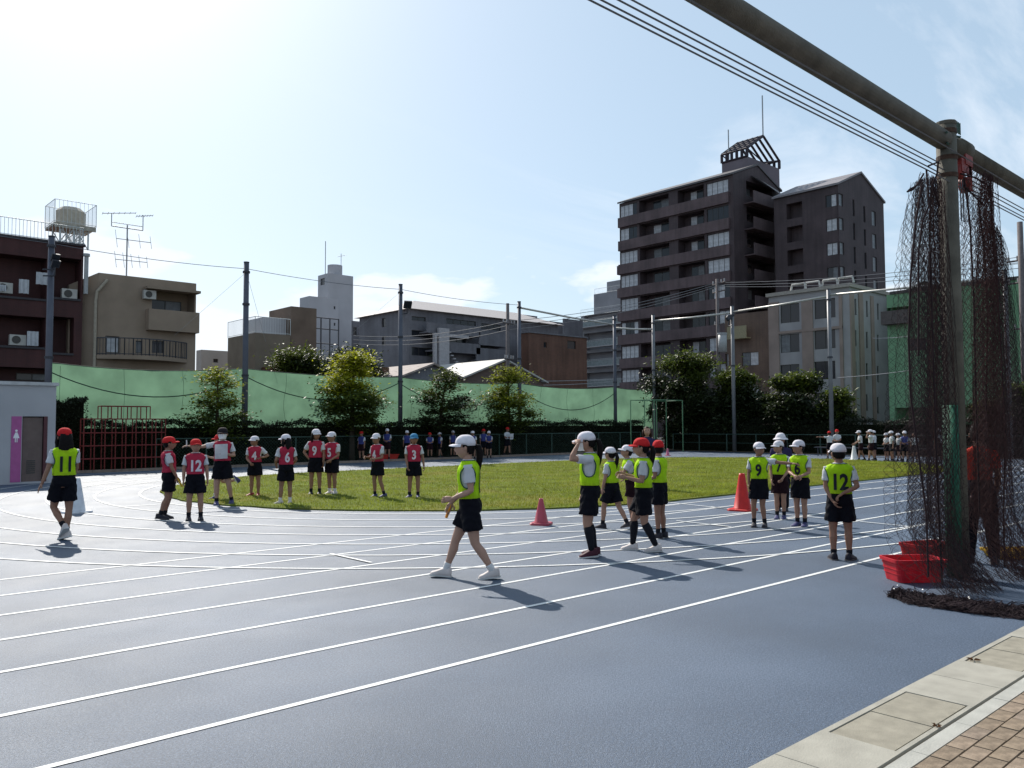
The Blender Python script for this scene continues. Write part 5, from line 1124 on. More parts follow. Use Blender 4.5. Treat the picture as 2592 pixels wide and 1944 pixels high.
def hand(q, wr, d, up, s, side, curl=.5):
    """palm, four fingers, thumb; d along the hand, up = back of the hand"""
    d = d.normalized(); up = (up-d*up.dot(d)).normalized(); w = d.cross(up)*side
    L = .052*s; W_ = .021*s; T = .009*s
    R = []
    for f, kw, kt in ((0, .62, 1.15), (.35, .95, 1.1), (.75, 1.05, 1.), (1, .98, .85)):
        c = wr+d*L*f; R.append([c+w*(W_*kw*cos(a))+up*(T*kt*sin(a)) for a in [2*pi*k/10 for k in range(10)]])
    q.loft(R)
    for i, (off, ln) in enumerate(((-.78, .040), (-.27, .046), (.25, .043), (.74, .034))):
        p = wr+d*L*.93+w*W_*off; dd = d.copy(); P = [p]; ang = 0
        for seg in (.42, .33, .25):
            ang += curl*(.8+.1*i); dd = (d*cos(ang)-up*sin(ang)); p = p+dd*ln*s*seg; P.append(p)
        q.tube(P, [.0056*s, .0052*s, .0046*s, .0034*s], 6)
    p = wr+d*L*.25-w*W_*.8; P = [p, p+(d*.5-w*.8-up*.25).normalized()*.018*s, p+(d*.5-w*.8-up*.25).normalized()*.018*s+(d*.85-w*.35-up*.4).normalized()*.022*s]
    q.tube(P, [.0072*s, .0062*s, .0045*s], 6)
DOWN = (0, 0, -1)
def person(label, x, y, rel, h, cap='white', bib='lime', num=None, num_side='front', hair='short', mask=False, legs=None, arms=None, lean=(0, 0), head=(0, 0), sock=.06, sockc='k', shoe='black', skin=0, shorts='navy', slen=.36, detail=2, group='children on the sports field', cat='person', hairc=None, top=None, feet=None, zbase=0., curl=.45, twist=0, held=None, roll=0.):
    v = atan2(y, x); rz = v+RAD(rel)-pi/2
    R = thing('person', label, cat, (x, y, zbase), rz, group); kw_ = .97+.13*((x*13.7+y*7.1) % 1); R.scale = (kw_, kw_, 1)
    vox = (.0135, .0135, .009)[detail] if detail < 2 else .010
    if detail == 0: vox = .018
    sk = SKIN[skin]; shirt = top or M_shirt; shm = {'navy': M_navy, 'maroon': M_maroon}.get(shorts, M_navy)
    s = h; legs = legs or [((0, .02, -1), (0, -.04, -1)), ((0, .02, -1), (0, -.04, -1))]
    arms = arms or [((-.12, 0, -1), (-.03, .15, -1)), ((.12, 0, -1), (.03, .15, -1))]
    feet = feet or [(0, 0), (0, 0)]
    # legs
    J = []
    for i, (t, c) in enumerate(legs):
        hip = Vector(((-.043, .043)[i]*s, 0, 0)); t = Vector(t).normalized(); c = Vector(c).normalized()
        kn = hip+t*.235*s; an = kn+c*.225*s; J.append((hip, kn, an))
    low = []
    for i, (hp_, kn, an) in enumerate(J):
        fp = RAD(feet[i][1]); low.append(an.z-.042*s-(.085*s*sin(fp) if fp > 0 else .045*s*sin(-fp)))
    rise = -min(low); J = [[p+Vector((0, 0, rise)) for p in j] for j in J]
    MT = Matrix.Translation((0, 0, rise)) @ Matrix.Rotation(RAD(-lean[0]), 4, 'X') @ Matrix.Rotation(RAD(lean[1]), 4, 'Y') @ Matrix.Rotation(RAD(twist), 4, 'Z') @ Matrix.Translation((0, 0, -.505*s))
    TP = lambda x_, y_, z_: MT @ Vector((x_*s, y_*s, z_*s))
    body = MB()
    def torso(q, z0, z1, off, n=20):
        zz = [z0]+[t[0] for t in TORSO if z0 < t[0] < z1]+[z1]
        q.loft([[TP(a, b+tprof(z, off)[2], z) for a, b in sup(tprof(z, off)[0], tprof(z, off)[1], n)] for z in zz])
    torso(body, .466, .868, 0)
    for (hp_, kn, an) in J:
        t = (kn-hp_); c = (an-kn); bk = Vector((0, -.006*s, 0))
        P = [hp_+Vector((0, 0, .02*s)), hp_+t*.3, hp_+t*.7, kn, kn+c*.12, kn+c*.32+bk, kn+c*.65+bk*.5, an, an-Vector((0, 0, .02*s))]
        body.tube(P, [r*s for r in (.054, .051, .040, .0315, .030, .0325, .024, .0185, .019)], 12)
    A = []
    for i, arm in enumerate(arms):
        u_, f_ = Vector(arm[0]).normalized(), Vector(arm[1]).normalized(); sh = TP((-.090, .090)[i], -.004, .788); el = sh+u_*.158*s; wr = el+f_*.135*s
        A.append((sh, el, wr)); body.tube([sh-u_*.01*s, sh+u_*.05*s, sh+u_*.11*s, el, el+f_*.03*s, el+f_*.09*s, wr, wr+f_*.01*s], [r*s for r in (.027, .0265, .024, .0205, .0215, .018, .0135, .0135)], 10)
    # head frame
    nb = TP(0, .006, .855); MH = Matrix.Translation(nb) @ MT.to_3x3().to_4x4() @ Matrix.Rotation(RAD(head[0]), 4, 'Z') @ Matrix.Rotation(RAD(-head[1]), 4, 'X') @ Matrix.Translation((0, .010*s, .070*s))
    body.tube([TP(0, 0, .82), nb, MH @ Vector((0, -.012*s, -.02*s))], [.034*s, .030*s, .030*s], 12)
    bo = rem('body', body, sk, R, vox, 2)
    ex = MB(); headmesh(ex, MH, s, *((24, 18) if detail == 2 else (14, 12)))
    for sg in (-1, 1):   # ears
        ex.loft([[MH @ (Vector((sg*(.051+dx_), -.004+ky*cos(a), -.008+kz*sin(a)))*s) for a in [2*pi*k/8 for k in range(8)]] for dx_, ky, kz in ((0, .008, .012), (.007, .010, .016), (.010, .006, .010))])
    for i, (sh, el, wr) in enumerate(A):
        f_ = (wr-el).normalized(); hd = Vector(arms[i][2]).normalized() if len(arms[i]) > 2 else f_
        out = Vector(((-1, 1)[i], 0, .25)) if abs(f_.x) < .8 else Vector((0, 0, 1))
        hand(ex, wr, hd, out, s, (1, -1)[i], curl)
    bo['_extra'] = 1; EXT.append((bo, ex))
    if detail > 0:
        for sg in (-1, 1):
            e = MB(); c = Vector((sg*.021, .0565, .006)); e.loft([[MH @ ((c+Vector((.0095*k*cos(a), dy, .0042*k*sin(a))))*s) for a in [2*pi*j/8 for j in range(8)]] for k, dy in ((1, 0), (.9, .0035))]); e.build('eye', M_eye, R)
        if not mask:
            e = MB(); c = Vector((0, .0625, -.047)); e.loft([[MH @ ((c+Vector((.015*k*cos(a), dy, .0035*k*sin(a))))*s) for a in [2*pi*j/8 for j in range(8)]] for k, dy in ((1, -.004), (.9, .001))]); e.build('mouth', M_lip, R)
    if mask:
        e = MB(); Rr = []
        for z_ in (-.068, -.055, -.035, -.012, -.002):
            row = []
            for k in range(11):
                a = RAD(20+140*k/10); b = .9 if z_ > -.05 else .75; row.append(MH @ (Vector((.057*cos(a)*b, .069*sin(a)+.006*sin(a)**6+(.004 if z_ > -.06 else -.004), z_))*s))
            Rr.append(row)
        e.add([p for r in Rr for p in r], [(j*11+k, j*11+k+1, (j+1)*11+k+1, (j+1)*11+k) for j in range(4) for k in range(10)]); e.build('mask', M_mask, R, True)
    # hair
    hm = hairc or M_hair
    def shell(q, kx, ky, kz, keep, n=28, m_=20, yo=0., zo=0.):
        vs = []; ok = {}
        for j in range(m_+1):
            ph = pi*j/m_
            for k in range(n):
                a = 2*pi*k/n; z = -cos(ph); r = sin(ph); X, Y, Z = r*cos(a)*kx, r*sin(a)*ky+yo, z*kz+zo
                if z < 0: X *= 1-.15*z*z
                vs.append((X, Y, Z))
        fs = []
        for j in range(m_):
            for k in range(n):
                f = (j*n+k, j*n+(k+1) % n, (j+1)*n+(k+1) % n, (j+1)*n+k); c = [sum(vs[i][d] for i in f)/4 for d in range(3)]
                if keep(*c): fs.append(f)
        q.add([MH @ (Vector(v_)*s) for v_ in vs], fs)
    def addhair(q): pass
    q = MB(); lowz = {'short': -.045, 'long': -.09, 'pony': -.045, 'none': .0}[hair]
    shell(q, .0575, .0675, .083, lambda X, Y, Z: (Z > .035 or Y < .018) and (Z > lowz+(.0 if Y < -.02 else .045 if hair != 'long' else .0)) and not (Y > .03 and Z < .05))
    if hair == 'long':
        rows = []
        for z_, wd, yy, dp in ((.03, .050, -.045, .026), (-.03, .060, -.048, .034), (-.09, .066, -.050, .034), (-.14, .064, -.052, .030), (-.185, .050, -.054, .022), (-.20, .030, -.054, .012)):
            rows.append([MH @ (Vector((a*1., b+yy, z_))*s) for a, b in sup(wd, dp, 16, 2)])
        q.loft(rows)
        for sg in (-1, 1): q.tube([MH @ (Vector((sg*.055, .012, .02))*s), MH @ (Vector((sg*.062, .006, -.05))*s), MH @ (Vector((sg*.060, -.005, -.13))*s)], [.014*s, .017*s, .008*s], 8)
    if hair == 'pony':
        L = [(0, -.062, .010), (0, -.092, .0), (.004, -.100, -.045), (.006, -.092, -.10), (.004, -.082, -.165), (.0, -.078, -.20)]
        q.tube([MH @ (Vector(p)*s) for p in L], [r*s for r in (.012, .019, .024, .023, .015, .004)], 9)
    q.build('hair', hm, R, True)
    # headgear
    if cap:
        cm = {'white': M_capw, 'red': M_capr, 'blue': M_capb, 'black': M_capk, 'bucket': M_capw}[cap]
        q = MB(); n = 28; RR = []
        for f in [k/8 for k in range(9)]:
            ph = f*pi/2; z_ = .022+.064*sin(ph); r = cos(ph)**.75 if f < 1 else .02
            RR.append([MH @ (Vector((.0605*r*cos(2*pi*k/n)*(1+.012*(k % 5 == 0)), .0705*r*sin(2*pi*k/n)-.003, z_-(.012 if sin(2*pi*k/n) < -.2 and f == 0 else 0)))*s) for k in range(n)])
        q.loft(RR)
        q.build('cap_crown', cm, R, True)
        q = MB()
        if cap == 'bucket':
            rows = [[MH @ (Vector((k_*.0605*cos(2*pi*k/n), k_*.0705*sin(2*pi*k/n), .026-dz_))*s) for k in range(n)] for k_, dz_ in ((1, 0), (1.2, .008), (1.48, .024), (1.48, .028), (1.2, .012), (1, .005))]; q.loft(rows, cap=False)
        else:
            a0, a1 = RAD(18), RAD(162); nn = 13; rows = []
            for rr, tk_ in ((0, 0), (.4, 0), (.8, 0), (1, 0), (1, -.004), (.8, -.004), (.4, -.004), (0, -.004)):
                rows.append([MH @ (Vector((.060*cos(a)*(1+.10*rr), .069*sin(a)+(.040*sin(a)**1.5)*rr, .024+tk_-.013*rr*rr+.006*rr*(1-abs(cos(a)))-.006*rr*abs(cos(a))))*s) for a in [a0+(a1-a0)*k/(nn-1) for k in range(nn)]])
            q.add([p for r in rows for p in r], [(j*nn+k, j*nn+k+1, (j+1)*nn+k+1, (j+1)*nn+k) for j in range(7) for k in range(nn-1)])
        q.build('cap_brim', cm, R, True)
    # shirt and sleeves
    q = MB(); torso(q, .50, .842, .0065)
    for i, (sh, el, wr) in enumerate(A):
        u_ = (el-sh).normalized(); k = 1.0 if top is None or top == 'x' else 1.0
        if arms[i][0][2] > 99: continue
        e_ = .105
        q.tube([sh-u_*.02*s, sh+u_*.02*s, sh+u_*.06*s, sh+u_*e_*s], [.034*s, .037*s, .036*s, .037*s], 12)
    rem('shirt', q, shirt, R, vox, 2)
    # shorts
    q = MB(); torso(q, .47, .60, .012)
    for i, (hp_, kn, an) in enumerate(J):
        t = (kn-hp_).normalized(); Ls = (.505-slen)*s/max(.75, 1) ; P = []; rs = []
        if slen > .15:
            for f in (0, .35, .7, 1): P.append(hp_+Vector((0, 0, .01*s))*(1-f)+t*Ls*1.06*f); rs.append((.064+.006*f-.004*(f == 0))*s)
            q.tube(P, rs, 14)
        else:
            c = (an-kn).normalized(); P = [hp_, hp_+t*.12*s, kn, kn+c*.10*s, an-c*.0*s]; q.tube(P, [r*s for r in (.064, .062, .048, .044, .038)], 14)
    rem('shorts' if slen > .15 else 'trousers', q, shm, R, vox, 2)
    # socks and shoes
    for i, (hp_, kn, an) in enumerate(J):
        c = (an-kn); cl = c.length/s; cn = c.normalized(); sm = M_sockk if sockc == 'k' else M_sockw
        if sock and slen > .15:
            f0 = max(0, 1-sock/cl); fr = [f0+(1-f0)*k/4 for k in range(5)]; rp = lambda f: float(np.interp(f, (0, .12, .32, .65, 1), (.0315, .030, .0325, .024, .0185)))+.0035
            q = MB(); q.tube([kn+c*f+Vector((0, -.006*s*float(np.interp(f, (0, .32, .65, 1), (0, 1, .5, 0))), 0)) for f in fr], [rp(f)*s for f in fr], 12); q.build('sock', sm, R, True)
        yaw, fp = feet[i]; MF = Matrix.Translation(an) @ Matrix.Rotation(RAD(yaw), 4, 'Z') @ Matrix.Rotation(RAD(-fp), 4, 'X')
        so_ = shoe if isinstance(shoe, str) else shoe[i]; q = MB(); rows = []
        for y_, wd, zt_, zo_ in ((-.044, .010, -.005, 0), (-.041, .022, .020, 0), (-.015, .027, .026, 0), (.012, .028, .018, 0), (.04, .030, .004, 0), (.066, .032, -.008, 0), (.086, .030, -.014, 0), (.099, .018, -.022, 0)):
            z0 = -.038; rows.append([MF @ (Vector((wd*cx_, y_, z0+(zt_-z0)*cz_))*s) for cx_, cz_ in ((-1, 0), (-1.02, .35), (-.8, .8), (-.35, 1), (.35, 1), (.8, .8), (1.02, .35), (1, 0))])
        q.loft(rows); q.build('shoe', SHOE[so_], R, True)
        q = MB(); rows = []
        for y_, wd in ((-.049, .014), (-.043, .026), (-.01, .029), (.03, .031), (.070, .034), (.090, .031), (.103, .018)):
            rows.append([MF @ (Vector((wd*a_, y_, z_))*s) for a_, z_ in ((-1, -.032), (-1, -.0425), (1, -.0425), (1, -.032))])
        q.loft(rows); q.build('sole', M_sole if so_ != 'black' else M_solek, R)
    # bib
    if bib:
        bm, tm, nm = {'lime': (M_lime, M_trimg, M_numk), 'red': (M_redb, M_trimr, M_numw), 'blue': (M_blueb, M_blueb, M_numw)}[bib]
        off = .0135; nth, nz = (64, 30) if detail == 2 else (40, 20)
        zs = [.578+(.835-.578)*(k/nz)**.9 for k in range(nz+1)]
        def bs(th, z, o_=off):
            hw, hd, yo = tprof(z, o_); hw *= 1+.06*max(0, (.66-z)/.09) if z < .66 else 1; hd *= 1+.10*max(0, (.66-z)/.09) if z < .66 else 1
            c_, s_ = cos(th), sin(th); rip = 1+.022*sin(th*9+z*30)+.014*sin(th*17-z*50)+.05*noise.noise(Vector((th*2.2, z*26+x*7, y)))
            return TP(hw*math.copysign(abs(c_)**(2/2.4), c_)*rip, hd*math.copysign(abs(s_)**(2/2.4), s_)*rip+yo, z)
        za, ra, rt = .722, .076, RAD(37)
        vs = []; par = []
        for z in zs:
            for k in range(nth): par.append([2*pi*k/nth, z])
        def inside(p):
            for c0 in (0, pi, 2*pi):
                e = sqrt(((p[0]-c0)/rt)**2+((p[1]-za)/ra)**2)
                if e < 1: return c0, e
            return None
        fs = []
        for j in range(nz):
            for k in range(nth):
                f = (j*nth+k, j*nth+(k+1) % nth, (j+1)*nth+(k+1) % nth, (j+1)*nth+k)
                ps = [par[i] for i in f]; ths = [p[0] for p in ps]
                if max(ths)-min(ths) > pi: ths = [t_ if t_ > pi else t_+2*pi for t_ in ths]
                cen = (sum(ths)/4 % (2*pi), sum(p[1] for p in ps)/4)
                if inside(cen): continue
                fs.append(f)
        used = {i for f in fs for i in f}
        for i in used:
            r_ = inside(par[i])
            if r_ and r_[1] > .3: c0, e = r_; par[i] = [c0+(par[i][0]-c0)/e, za+(par[i][1]-za)/e]
        idx = {i: n_ for n_, i in enumerate(sorted(used))}; q = MB(); q.add([bs(*par[i]) for i in sorted(used)], [tuple(idx[i] for i in f) for f in fs]); q.build('bib', bm, R, True)
        q = MB()
        for c0 in (0, pi): q.tube([bs(c0+rt*cos(a), za+ra*sin(a), off+.001) for a in [2*pi*k/24 for k in range(25)]], .0042*s, 5, False)
        q.tube([bs(2*pi*k/24, .833, off) for k in range(25)], .004*s, 5, False)
        if bib == 'lime' or detail == 2: q.build('bib_trim', tm, R)
        if num:
            key = 'num'+num
            if key not in NUMS:
                cu = bpy.data.curves.new('t', 'FONT'); cu.body = num; cu.align_x = 'CENTER'; cu.align_y = 'CENTER'; cu.size = 1; cu.offset = .034; cu.resolution_u = 3
                o = bpy.data.objects.new('t', cu); C.objects.link(o); NUMS[key] = o
            NUMJ.append((key, R, bs, num_side, s, nm, MT, tprof, off))
    if held: held(R, A, s)
    return R
EXT = []; NUMS = {}; NUMJ = []
def finish_people():
    dg = bpy.context.evaluated_depsgraph_get(); dg.update()
    import bmesh
    for o in REM:
        me = bpy.data.meshes.new_from_object(o.evaluated_get(dg)); m = o.data.materials[0]
        me.materials.clear(); me.materials.append(m); o['_m'] = me.name
    for o in REM: o.modifiers.clear(); o.data = bpy.data.meshes[o['_m']]; o.data.name = o.name.split('.')[0]; del o['_m']
    for o in REM:
        if o.name.startswith('body'): continue
        me = o.data; a_ = 1.8 if o.name.startswith('shorts') else 1.0; off_ = o.parent.location; n_v = len(me.vertices)
        p = np.empty(n_v*3); me.vertices.foreach_get('co', p); p = p.reshape(-1, 3); nn_ = np.empty(n_v*3); me.vertices.foreach_get('normal', nn_); nn_ = nn_.reshape(-1, 3)
        X_, Y_, Z_ = p[:, 0], p[:, 1], p[:, 2]; ph_ = off_.x*5+off_.y*3
        k = np.sin(X_*38+np.sin(Z_*14+ph_)*2+Y_*9)*np.sin(Y_*33+Z_*11+ph_)*.0026+np.sin(X_*60+Z_*34+2*np.sin(Y_*25+ph_))*.0016+np.sin(Z_*70+np.sin(X_*40+ph_)*2.2)*.0012
        me.vertices.foreach_set('co', (p+nn_*(k*a_)[:, None]).ravel())
    for o, ex in EXT:
        bm = bmesh.new(); bm.from_mesh(o.data); vs = [bm.verts.new(v) for v in ex.v]
        for f in ex.f:
            try: bm.faces.new([vs[i] for i in f])
            except ValueError: pass
        for f in bm.faces: f.smooth = True
        bmesh.ops.remove_doubles(bm, verts=vs, dist=1e-6)
        bm.to_mesh(o.data); bm.free(); del o['_extra']
    for key, R, bs, side, s, nm, MT, tp, off in NUMJ:
        me0 = bpy.data.meshes.new_from_object(NUMS[key].evaluated_get(dg)); bm = bmesh.new(); bm.from_mesh(me0)
        bmesh.ops.subdivide_edges(bm, edges=[e for e in bm.edges if e.calc_length() > .12], cuts=3, use_grid_fill=False); bmesh.ops.triangulate(bm, faces=bm.faces[:])
        sc = .150; zc = .672
        for v in bm.verts:
            x_ = v.co.x*sc*.92; z = zc+v.co.y*sc*1.25; hw, hd, yo = tp(z, off); hw *= 1+.06*max(0, (.66-z)/.09); hd *= 1+.10*max(0, (.66-z)/.09)
            yy = hd*(max(0, 1-min(1, abs(x_)/hw)**2.4))**(1/2.4); d = yy*1.02+.005
            if side == 'front': v.co = MT @ Vector((-x_*s, (d+yo)*s, z*s))
            else: v.co = MT @ Vector((x_*s, (-d+yo)*s, z*s))
        me = bpy.data.meshes.new('number'); bm.to_mesh(me); bm.free(); me.materials.append(nm); link('number', me, R)
    for o in NUMS.values(): bpy.data.objects.remove(o)
def P2(a, b): return (a*U, b*U)
def baton(col, d):
    def f(R, A, s):
        w = A[d[0]][2]; q = MB(); q.tube([w+Vector(d[1])*-.03, w+Vector(d[1])*.17], .016, 8); q.build('relay_baton', mat('baton_%.2f' % col[1], col, .5), R)
    return f
LG = 'children in lime bibs'; RG = 'children in red bibs'; BG = 'distant children in blue bibs'; WG = 'distant children in white shirts'
# walking girl in front
person('girl in white cap and lime bib striding left across the lanes, nearest the camera', *P2(5.2, 6.36), 88, 1.61, num='11', num_side='back', hair='pony', group=LG, detail=2, skin=2,
       legs=[((-.02, -.16, -1), (0, -.62, -1)), ((0, .44, -1), (0, .34, -1))], feet=[(0, 6), (0, -6)], arms=[((-.1, -.12, -1), (.05, 1, -.42), (.1, 1, -.1)), ((.1, .2, -1), (-.15, .7, -.75), (0, .5, -1))],
       head=(0, 0), sock=.055, sockc='w', shoe='white', slen=.365, held=baton((.70, .25, .02), (1, (0, .35, -1))), lean=(2, 0))
person('girl in white cap and mask shading her eyes, in black knee socks', *P2(7.02, 6.42), 88, 1.58, hair='pony', mask=True, group=LG, skin=0,
       legs=[((-.02, .10, -1), (0, -.16, -1)), ((.02, .06, -1), (0, -.20, -1))], feet=[(8, 6), (-10, 0)], arms=[((-.5, .85, .02), (.35, -.38, .85), (.7, .1, .6)), ((.1, .1, -1), (-.1, .3, -1))], sock=.20, shoe='maroon', head=(2, 6), slen=.35)
person('small boy in white cap and lime bib stepping away behind the girl shading her eyes', *at_z(1549, 1338).xy, 55, 1.33, hair='pony', group=LG, skin=0,
       legs=[((-.03, .35, -1), (0, .1, -1)), ((.05, -.30, -1), (.04, -.58, -1))], feet=[(0, 0), (0, 12)], arms=[((-.15, .1, -1), (0, .3, -1)), ((.15, -.02, -1), (.10, .12, -1))], shoe='black', slen=.34)
person('small child in white cap and lime bib leaning forward between the two taller girls', *at_z(1600, 1326).xy, 100, 1.34, hair='short', group=LG, skin=0, shorts='maroon',
       legs=[((0, .15, -1), (0, -.15, -1)), ((0, -.05, -1), (0, -.35, -1))], arms=[((-.1, .5, -.8), (.1, .95, -.1)), ((.1, .4, -.9), (-.1, .9, .05))], lean=(8, 0), head=(0, -18), shoe='white')
person('girl in red cap and lime bib walking left with both hands held out', *P2(7.8, 6.27), 88, 1.52, cap='red', hair='pony', group=LG, skin=0,
       legs=[((-.02, -.02, -1), (0, -.48, -1)), ((.0, .40, -1), (0, .05, -1))], feet=[(0, 4), (0, 0)], arms=[((-.1, .08, -1), (.08, .93, .25), (0, 1, .2)), ((.1, .25, -1), (-.05, .9, .35), (0, 1, .1))], sock=.215, shoe='white', slen=.35)
person('boy in red cap and lime bib standing just behind the red capped girl', *at_z(1671, 1362).xy, 70, 1.44, cap='red', hair='short', group=LG, skin=1, head=(-60, 0),
       legs=[((0, .05, -1), (0, -.02, -1)), ((0, -.03, -1), (0, -.08, -1))], arms=[((-.15, .1, -1), (.3, .8, -.2)), ((.22, .0, -1), (-.35, .8, -.1))])
person('bareheaded woman with long brown hair and navy jacket behind the red caps', *P2(15.2, 12.1), 180, 1.63, cap=None, bib=None, hair='long', hairc=M_hairb, group=None, top=cloth_mat('jacket_navy', (.03, .025, .07)), slen=.05, skin=2, head=(6, -6), detail=1,
       arms=[((-.2, .15, -1), (.45, .75, .2)), ((.2, .15, -1), (-.45, .75, .05))])
person('boy with number 9 on a lime bib pointing sideways, beside the tall red cone', *at_z(1924, 1334).xy, 176, 1.38, num='9', group=LG, head=(38, 0), skin=1,
       legs=[((.05, .05, -1), (-.10, -.06, -1)), ((.10, .02, -1), (0, -.02, -1))], arms=[((-.92, .25, -.12), (-.95, .2, -.05)), ((.18, -.05, -1), (.0, .25, -1))], shoe='black', slen=.345)
person('boy with number 7 on a lime bib, hands joined, second from the red cone', *at_z(1976, 1314).xy, 172, 1.38, num='7', group=LG, head=(-48, 0), skin=0, shorts='maroon',
       arms=[((-.12, .1, -1), (.42, .55, -.7)), ((.12, .1, -1), (-.12, .45, -.9))], shoe='navy', slen=.345)
person('adult in white brimmed hat and dark top behind the boy with number 7', *P2(13.1, 7.5), 178, 1.50, cap='bucket', bib=None, hair='long', group=None, top=cloth_mat('jacket_navy', (.03, .025, .07)), slen=.05, skin=0, detail=1)
person('boy with number 6 on a lime bib turned left, third from the red cone', *at_z(2028, 1333).xy, 158, 1.41, num='6', group=LG, head=(-40, 0), skin=0,
       arms=[((-.15, .2, -1), (.25, .9, -.25)), ((.15, .2, -1), (-.62, .62, -.25))], shoe='navy', feet=[(10, 0), (-10, 0)], slen=.345)
person('boy with number 12 on the back of a lime bib, hands clasped behind him', *P2(8.86, 4.37), 2, 1.43, num='12', num_side='back', group=LG, head=(30, 0), skin=1,
       legs=[((-.06, .02, -1), (.01, -.02, -1)), ((.07, .02, -1), (.02, -.02, -1))], arms=[((-.10, -.10, -1), (.42, -.38, -.95), (.6, -.2, -1)), ((.30, -.22, -1), (-.85, -.40, -.42), (-.8, -.2, -.6))], sock=.05, slen=.345, feet=[(12, 0), (-22, 0)], shoe='black')
person('girl in red cap with number 11 on a lime bib, leftmost person', *P2(3.0, 12.22), 8, 1.63, cap='red', num='11', num_side='back', hair='long', group=LG, skin=1, head=(12, 0),
       legs=[((-.12, .32, -1), (.42, -.62, -1)), ((.02, .02, -1), (-.10, -.10, -1))], feet=[(10, 38), (30, 14)], arms=[((-.28, -.05, -1), (-.34, .08, -1), (-.5, 0, -1)), ((.10, .25, -1), (.0, .8, -.5))], shoe='white', sock=.06, slen=.35, curl=.15)
person('boy in red cap and red bib in profile facing right, holding a yellow baton', *P2(4.93, 13.75), -88, 1.49, cap='red', bib='red', group=RG, skin=1, lean=(-3, 0),
       legs=[((-.02, .02, -1), (0, -.22, -1)), ((.02, -.08, -1), (0, -.34, -1))], feet=[(0, 4), (0, 8)], arms=[((-.1, .15, -1), (0, .4, -1)), ((.08, .25, -1), (-.05, .45, -1))], held=baton((.62, .40, .04), (1, (0, .5, -1))), slen=.35)
person('boy in red cap with number 12 on a red bib standing square to the camera', *P2(5.17, 13.28), 180, 1.45, cap='red', bib='red', num='12', group=RG, skin=0, head=(10, -4),
       legs=[((-.07, .02, -1), (-.02, -.02, -1)), ((.07, .02, -1), (.02, -.02, -1))], arms=[((-.20, 0, -1), (-.08, .05, -1)), ((.20, 0, -1), (.02, .08, -1))], slen=.35)
def paper(R, A, s):
    q = MB(); c = A[0][2]+Vector((.07, .07, .05)); q.add([c+Vector((-.12, -.01, -.15)), c+Vector((.12, 0, -.16)), c+Vector((.12, .03, .15)), c+Vector((-.12, .02, .16)), c+Vector((-.12, -.005, -.15)), c+Vector((.12, .005, -.16)), c+Vector((.12, .035, .15)), c+Vector((-.12, .025, .16))], [(0, 1, 2, 3), (7, 6, 5, 4), (0, 4, 5, 1), (1, 5, 6, 2), (2, 6, 7, 3), (3, 7, 4, 0)]); q.build('paper_sheet', mat('paper', (.62, .61, .63), .9, trans=.2), R)
    q = MB(); w = A[1][2]; q.tube([w+Vector((.05, 0, -.02)), w+Vector((.06, .0, .13))], .011, 6); q.build('marker', mat('paper', (.62, .61, .63)), R)
person('tall person in black cap, mask and red bib pointing left and holding a white sheet', *P2(6.55, 15.5), 178, 1.65, cap='black', bib='red', hair='none', mask=True, group=RG, skin=2, held=paper,
       legs=[((-.15, .08, -1), (-.16, -.2, -1)), ((.06, .02, -1), (.02, -.02, -1))], arms=[((-.30, .1, -1), (.75, .6, .25)), ((.85, .25, -.15), (.90, .25, .08))], slen=.35, sock=.05, shoe='navy')
person('child in red cap running on the turf edge, mostly hidden behind the masked figure', *P2(7.0, 16.7), 92, 1.50, cap='red', bib='red', hair='short', group=RG, skin=2, detail=1,
       legs=[((0, .25, -1), (0, .02, -1)), ((0, -.25, -1), (0, -1, .12))], feet=[(0, 0), (0, -60)], shoe='navy', sockc='w', arms=[((-.2, .2, -1), (0, .9, .2)), ((.2, -.4, -1), (0, .6, -.8))])
person('boy with number 4 on a red bib, hand on hip', *P2(7.86, 16.9), 172, 1.44, bib='red', num='4', group=RG, head=(-42, 0), skin=1, detail=1, shoe='red', sock=.0,
       arms=[((-.62, -.12, -.72), (.68, .35, -.15)), ((.15, .1, -1), (-.35, .6, -.35))], legs=[((-.05, .03, -1), (0, -.03, -1)), ((.0, .02, -1), (.03, -.02, -1))], feet=[(10, 0), (-50, 0)])
person('girl with long dark hair and number 6 on the back of a red bib', *P2(7.47, 14.7), 12, 1.50, bib='red', num='6', num_side='back', hair='long', group=RG, head=(50, 0), skin=1,
       legs=[((-.08, .02, -1), (-.08, -.04, -1)), ((.05, .02, -1), (.0, -.04, -1))], arms=[((-.32, .02, -1), (.15, .75, -.45)), ((.30, .02, -1), (-.15, .75, -.45))], shoe='white', sockc='w', slen=.35, feet=[(40, 0), (-10, 0)])
person('child with number 9 on a red bib, left of a close pair', *P2(8.95, 16.25), 168, 1.60, bib='red', num='9', hair='long', group=RG, head=(38, 4), skin=1, detail=1,
       arms=[((-.2, .05, -1), (-.02, .2, -1)), ((.48, -.1, -.75), (-.50, .25, -.6))], legs=[((-.07, .02, -1), (.0, -.03, -1)), ((.06, .02, -1), (.03, -.03, -1))])
person('child with number 5 on a red bib, right of a close pair', *P2(9.26, 16.08), 148, 1.53, bib='red', num='5', hair='short', group=RG, head=(-10, 0), skin=1, detail=1,
       arms=[((-.12, .1, -1), (.35, .75, -.45)), ((.15, .0, -1), (-.25, .75, -.45))], shoe='white', sockc='w', feet=[(0, 0), (-20, 0)])
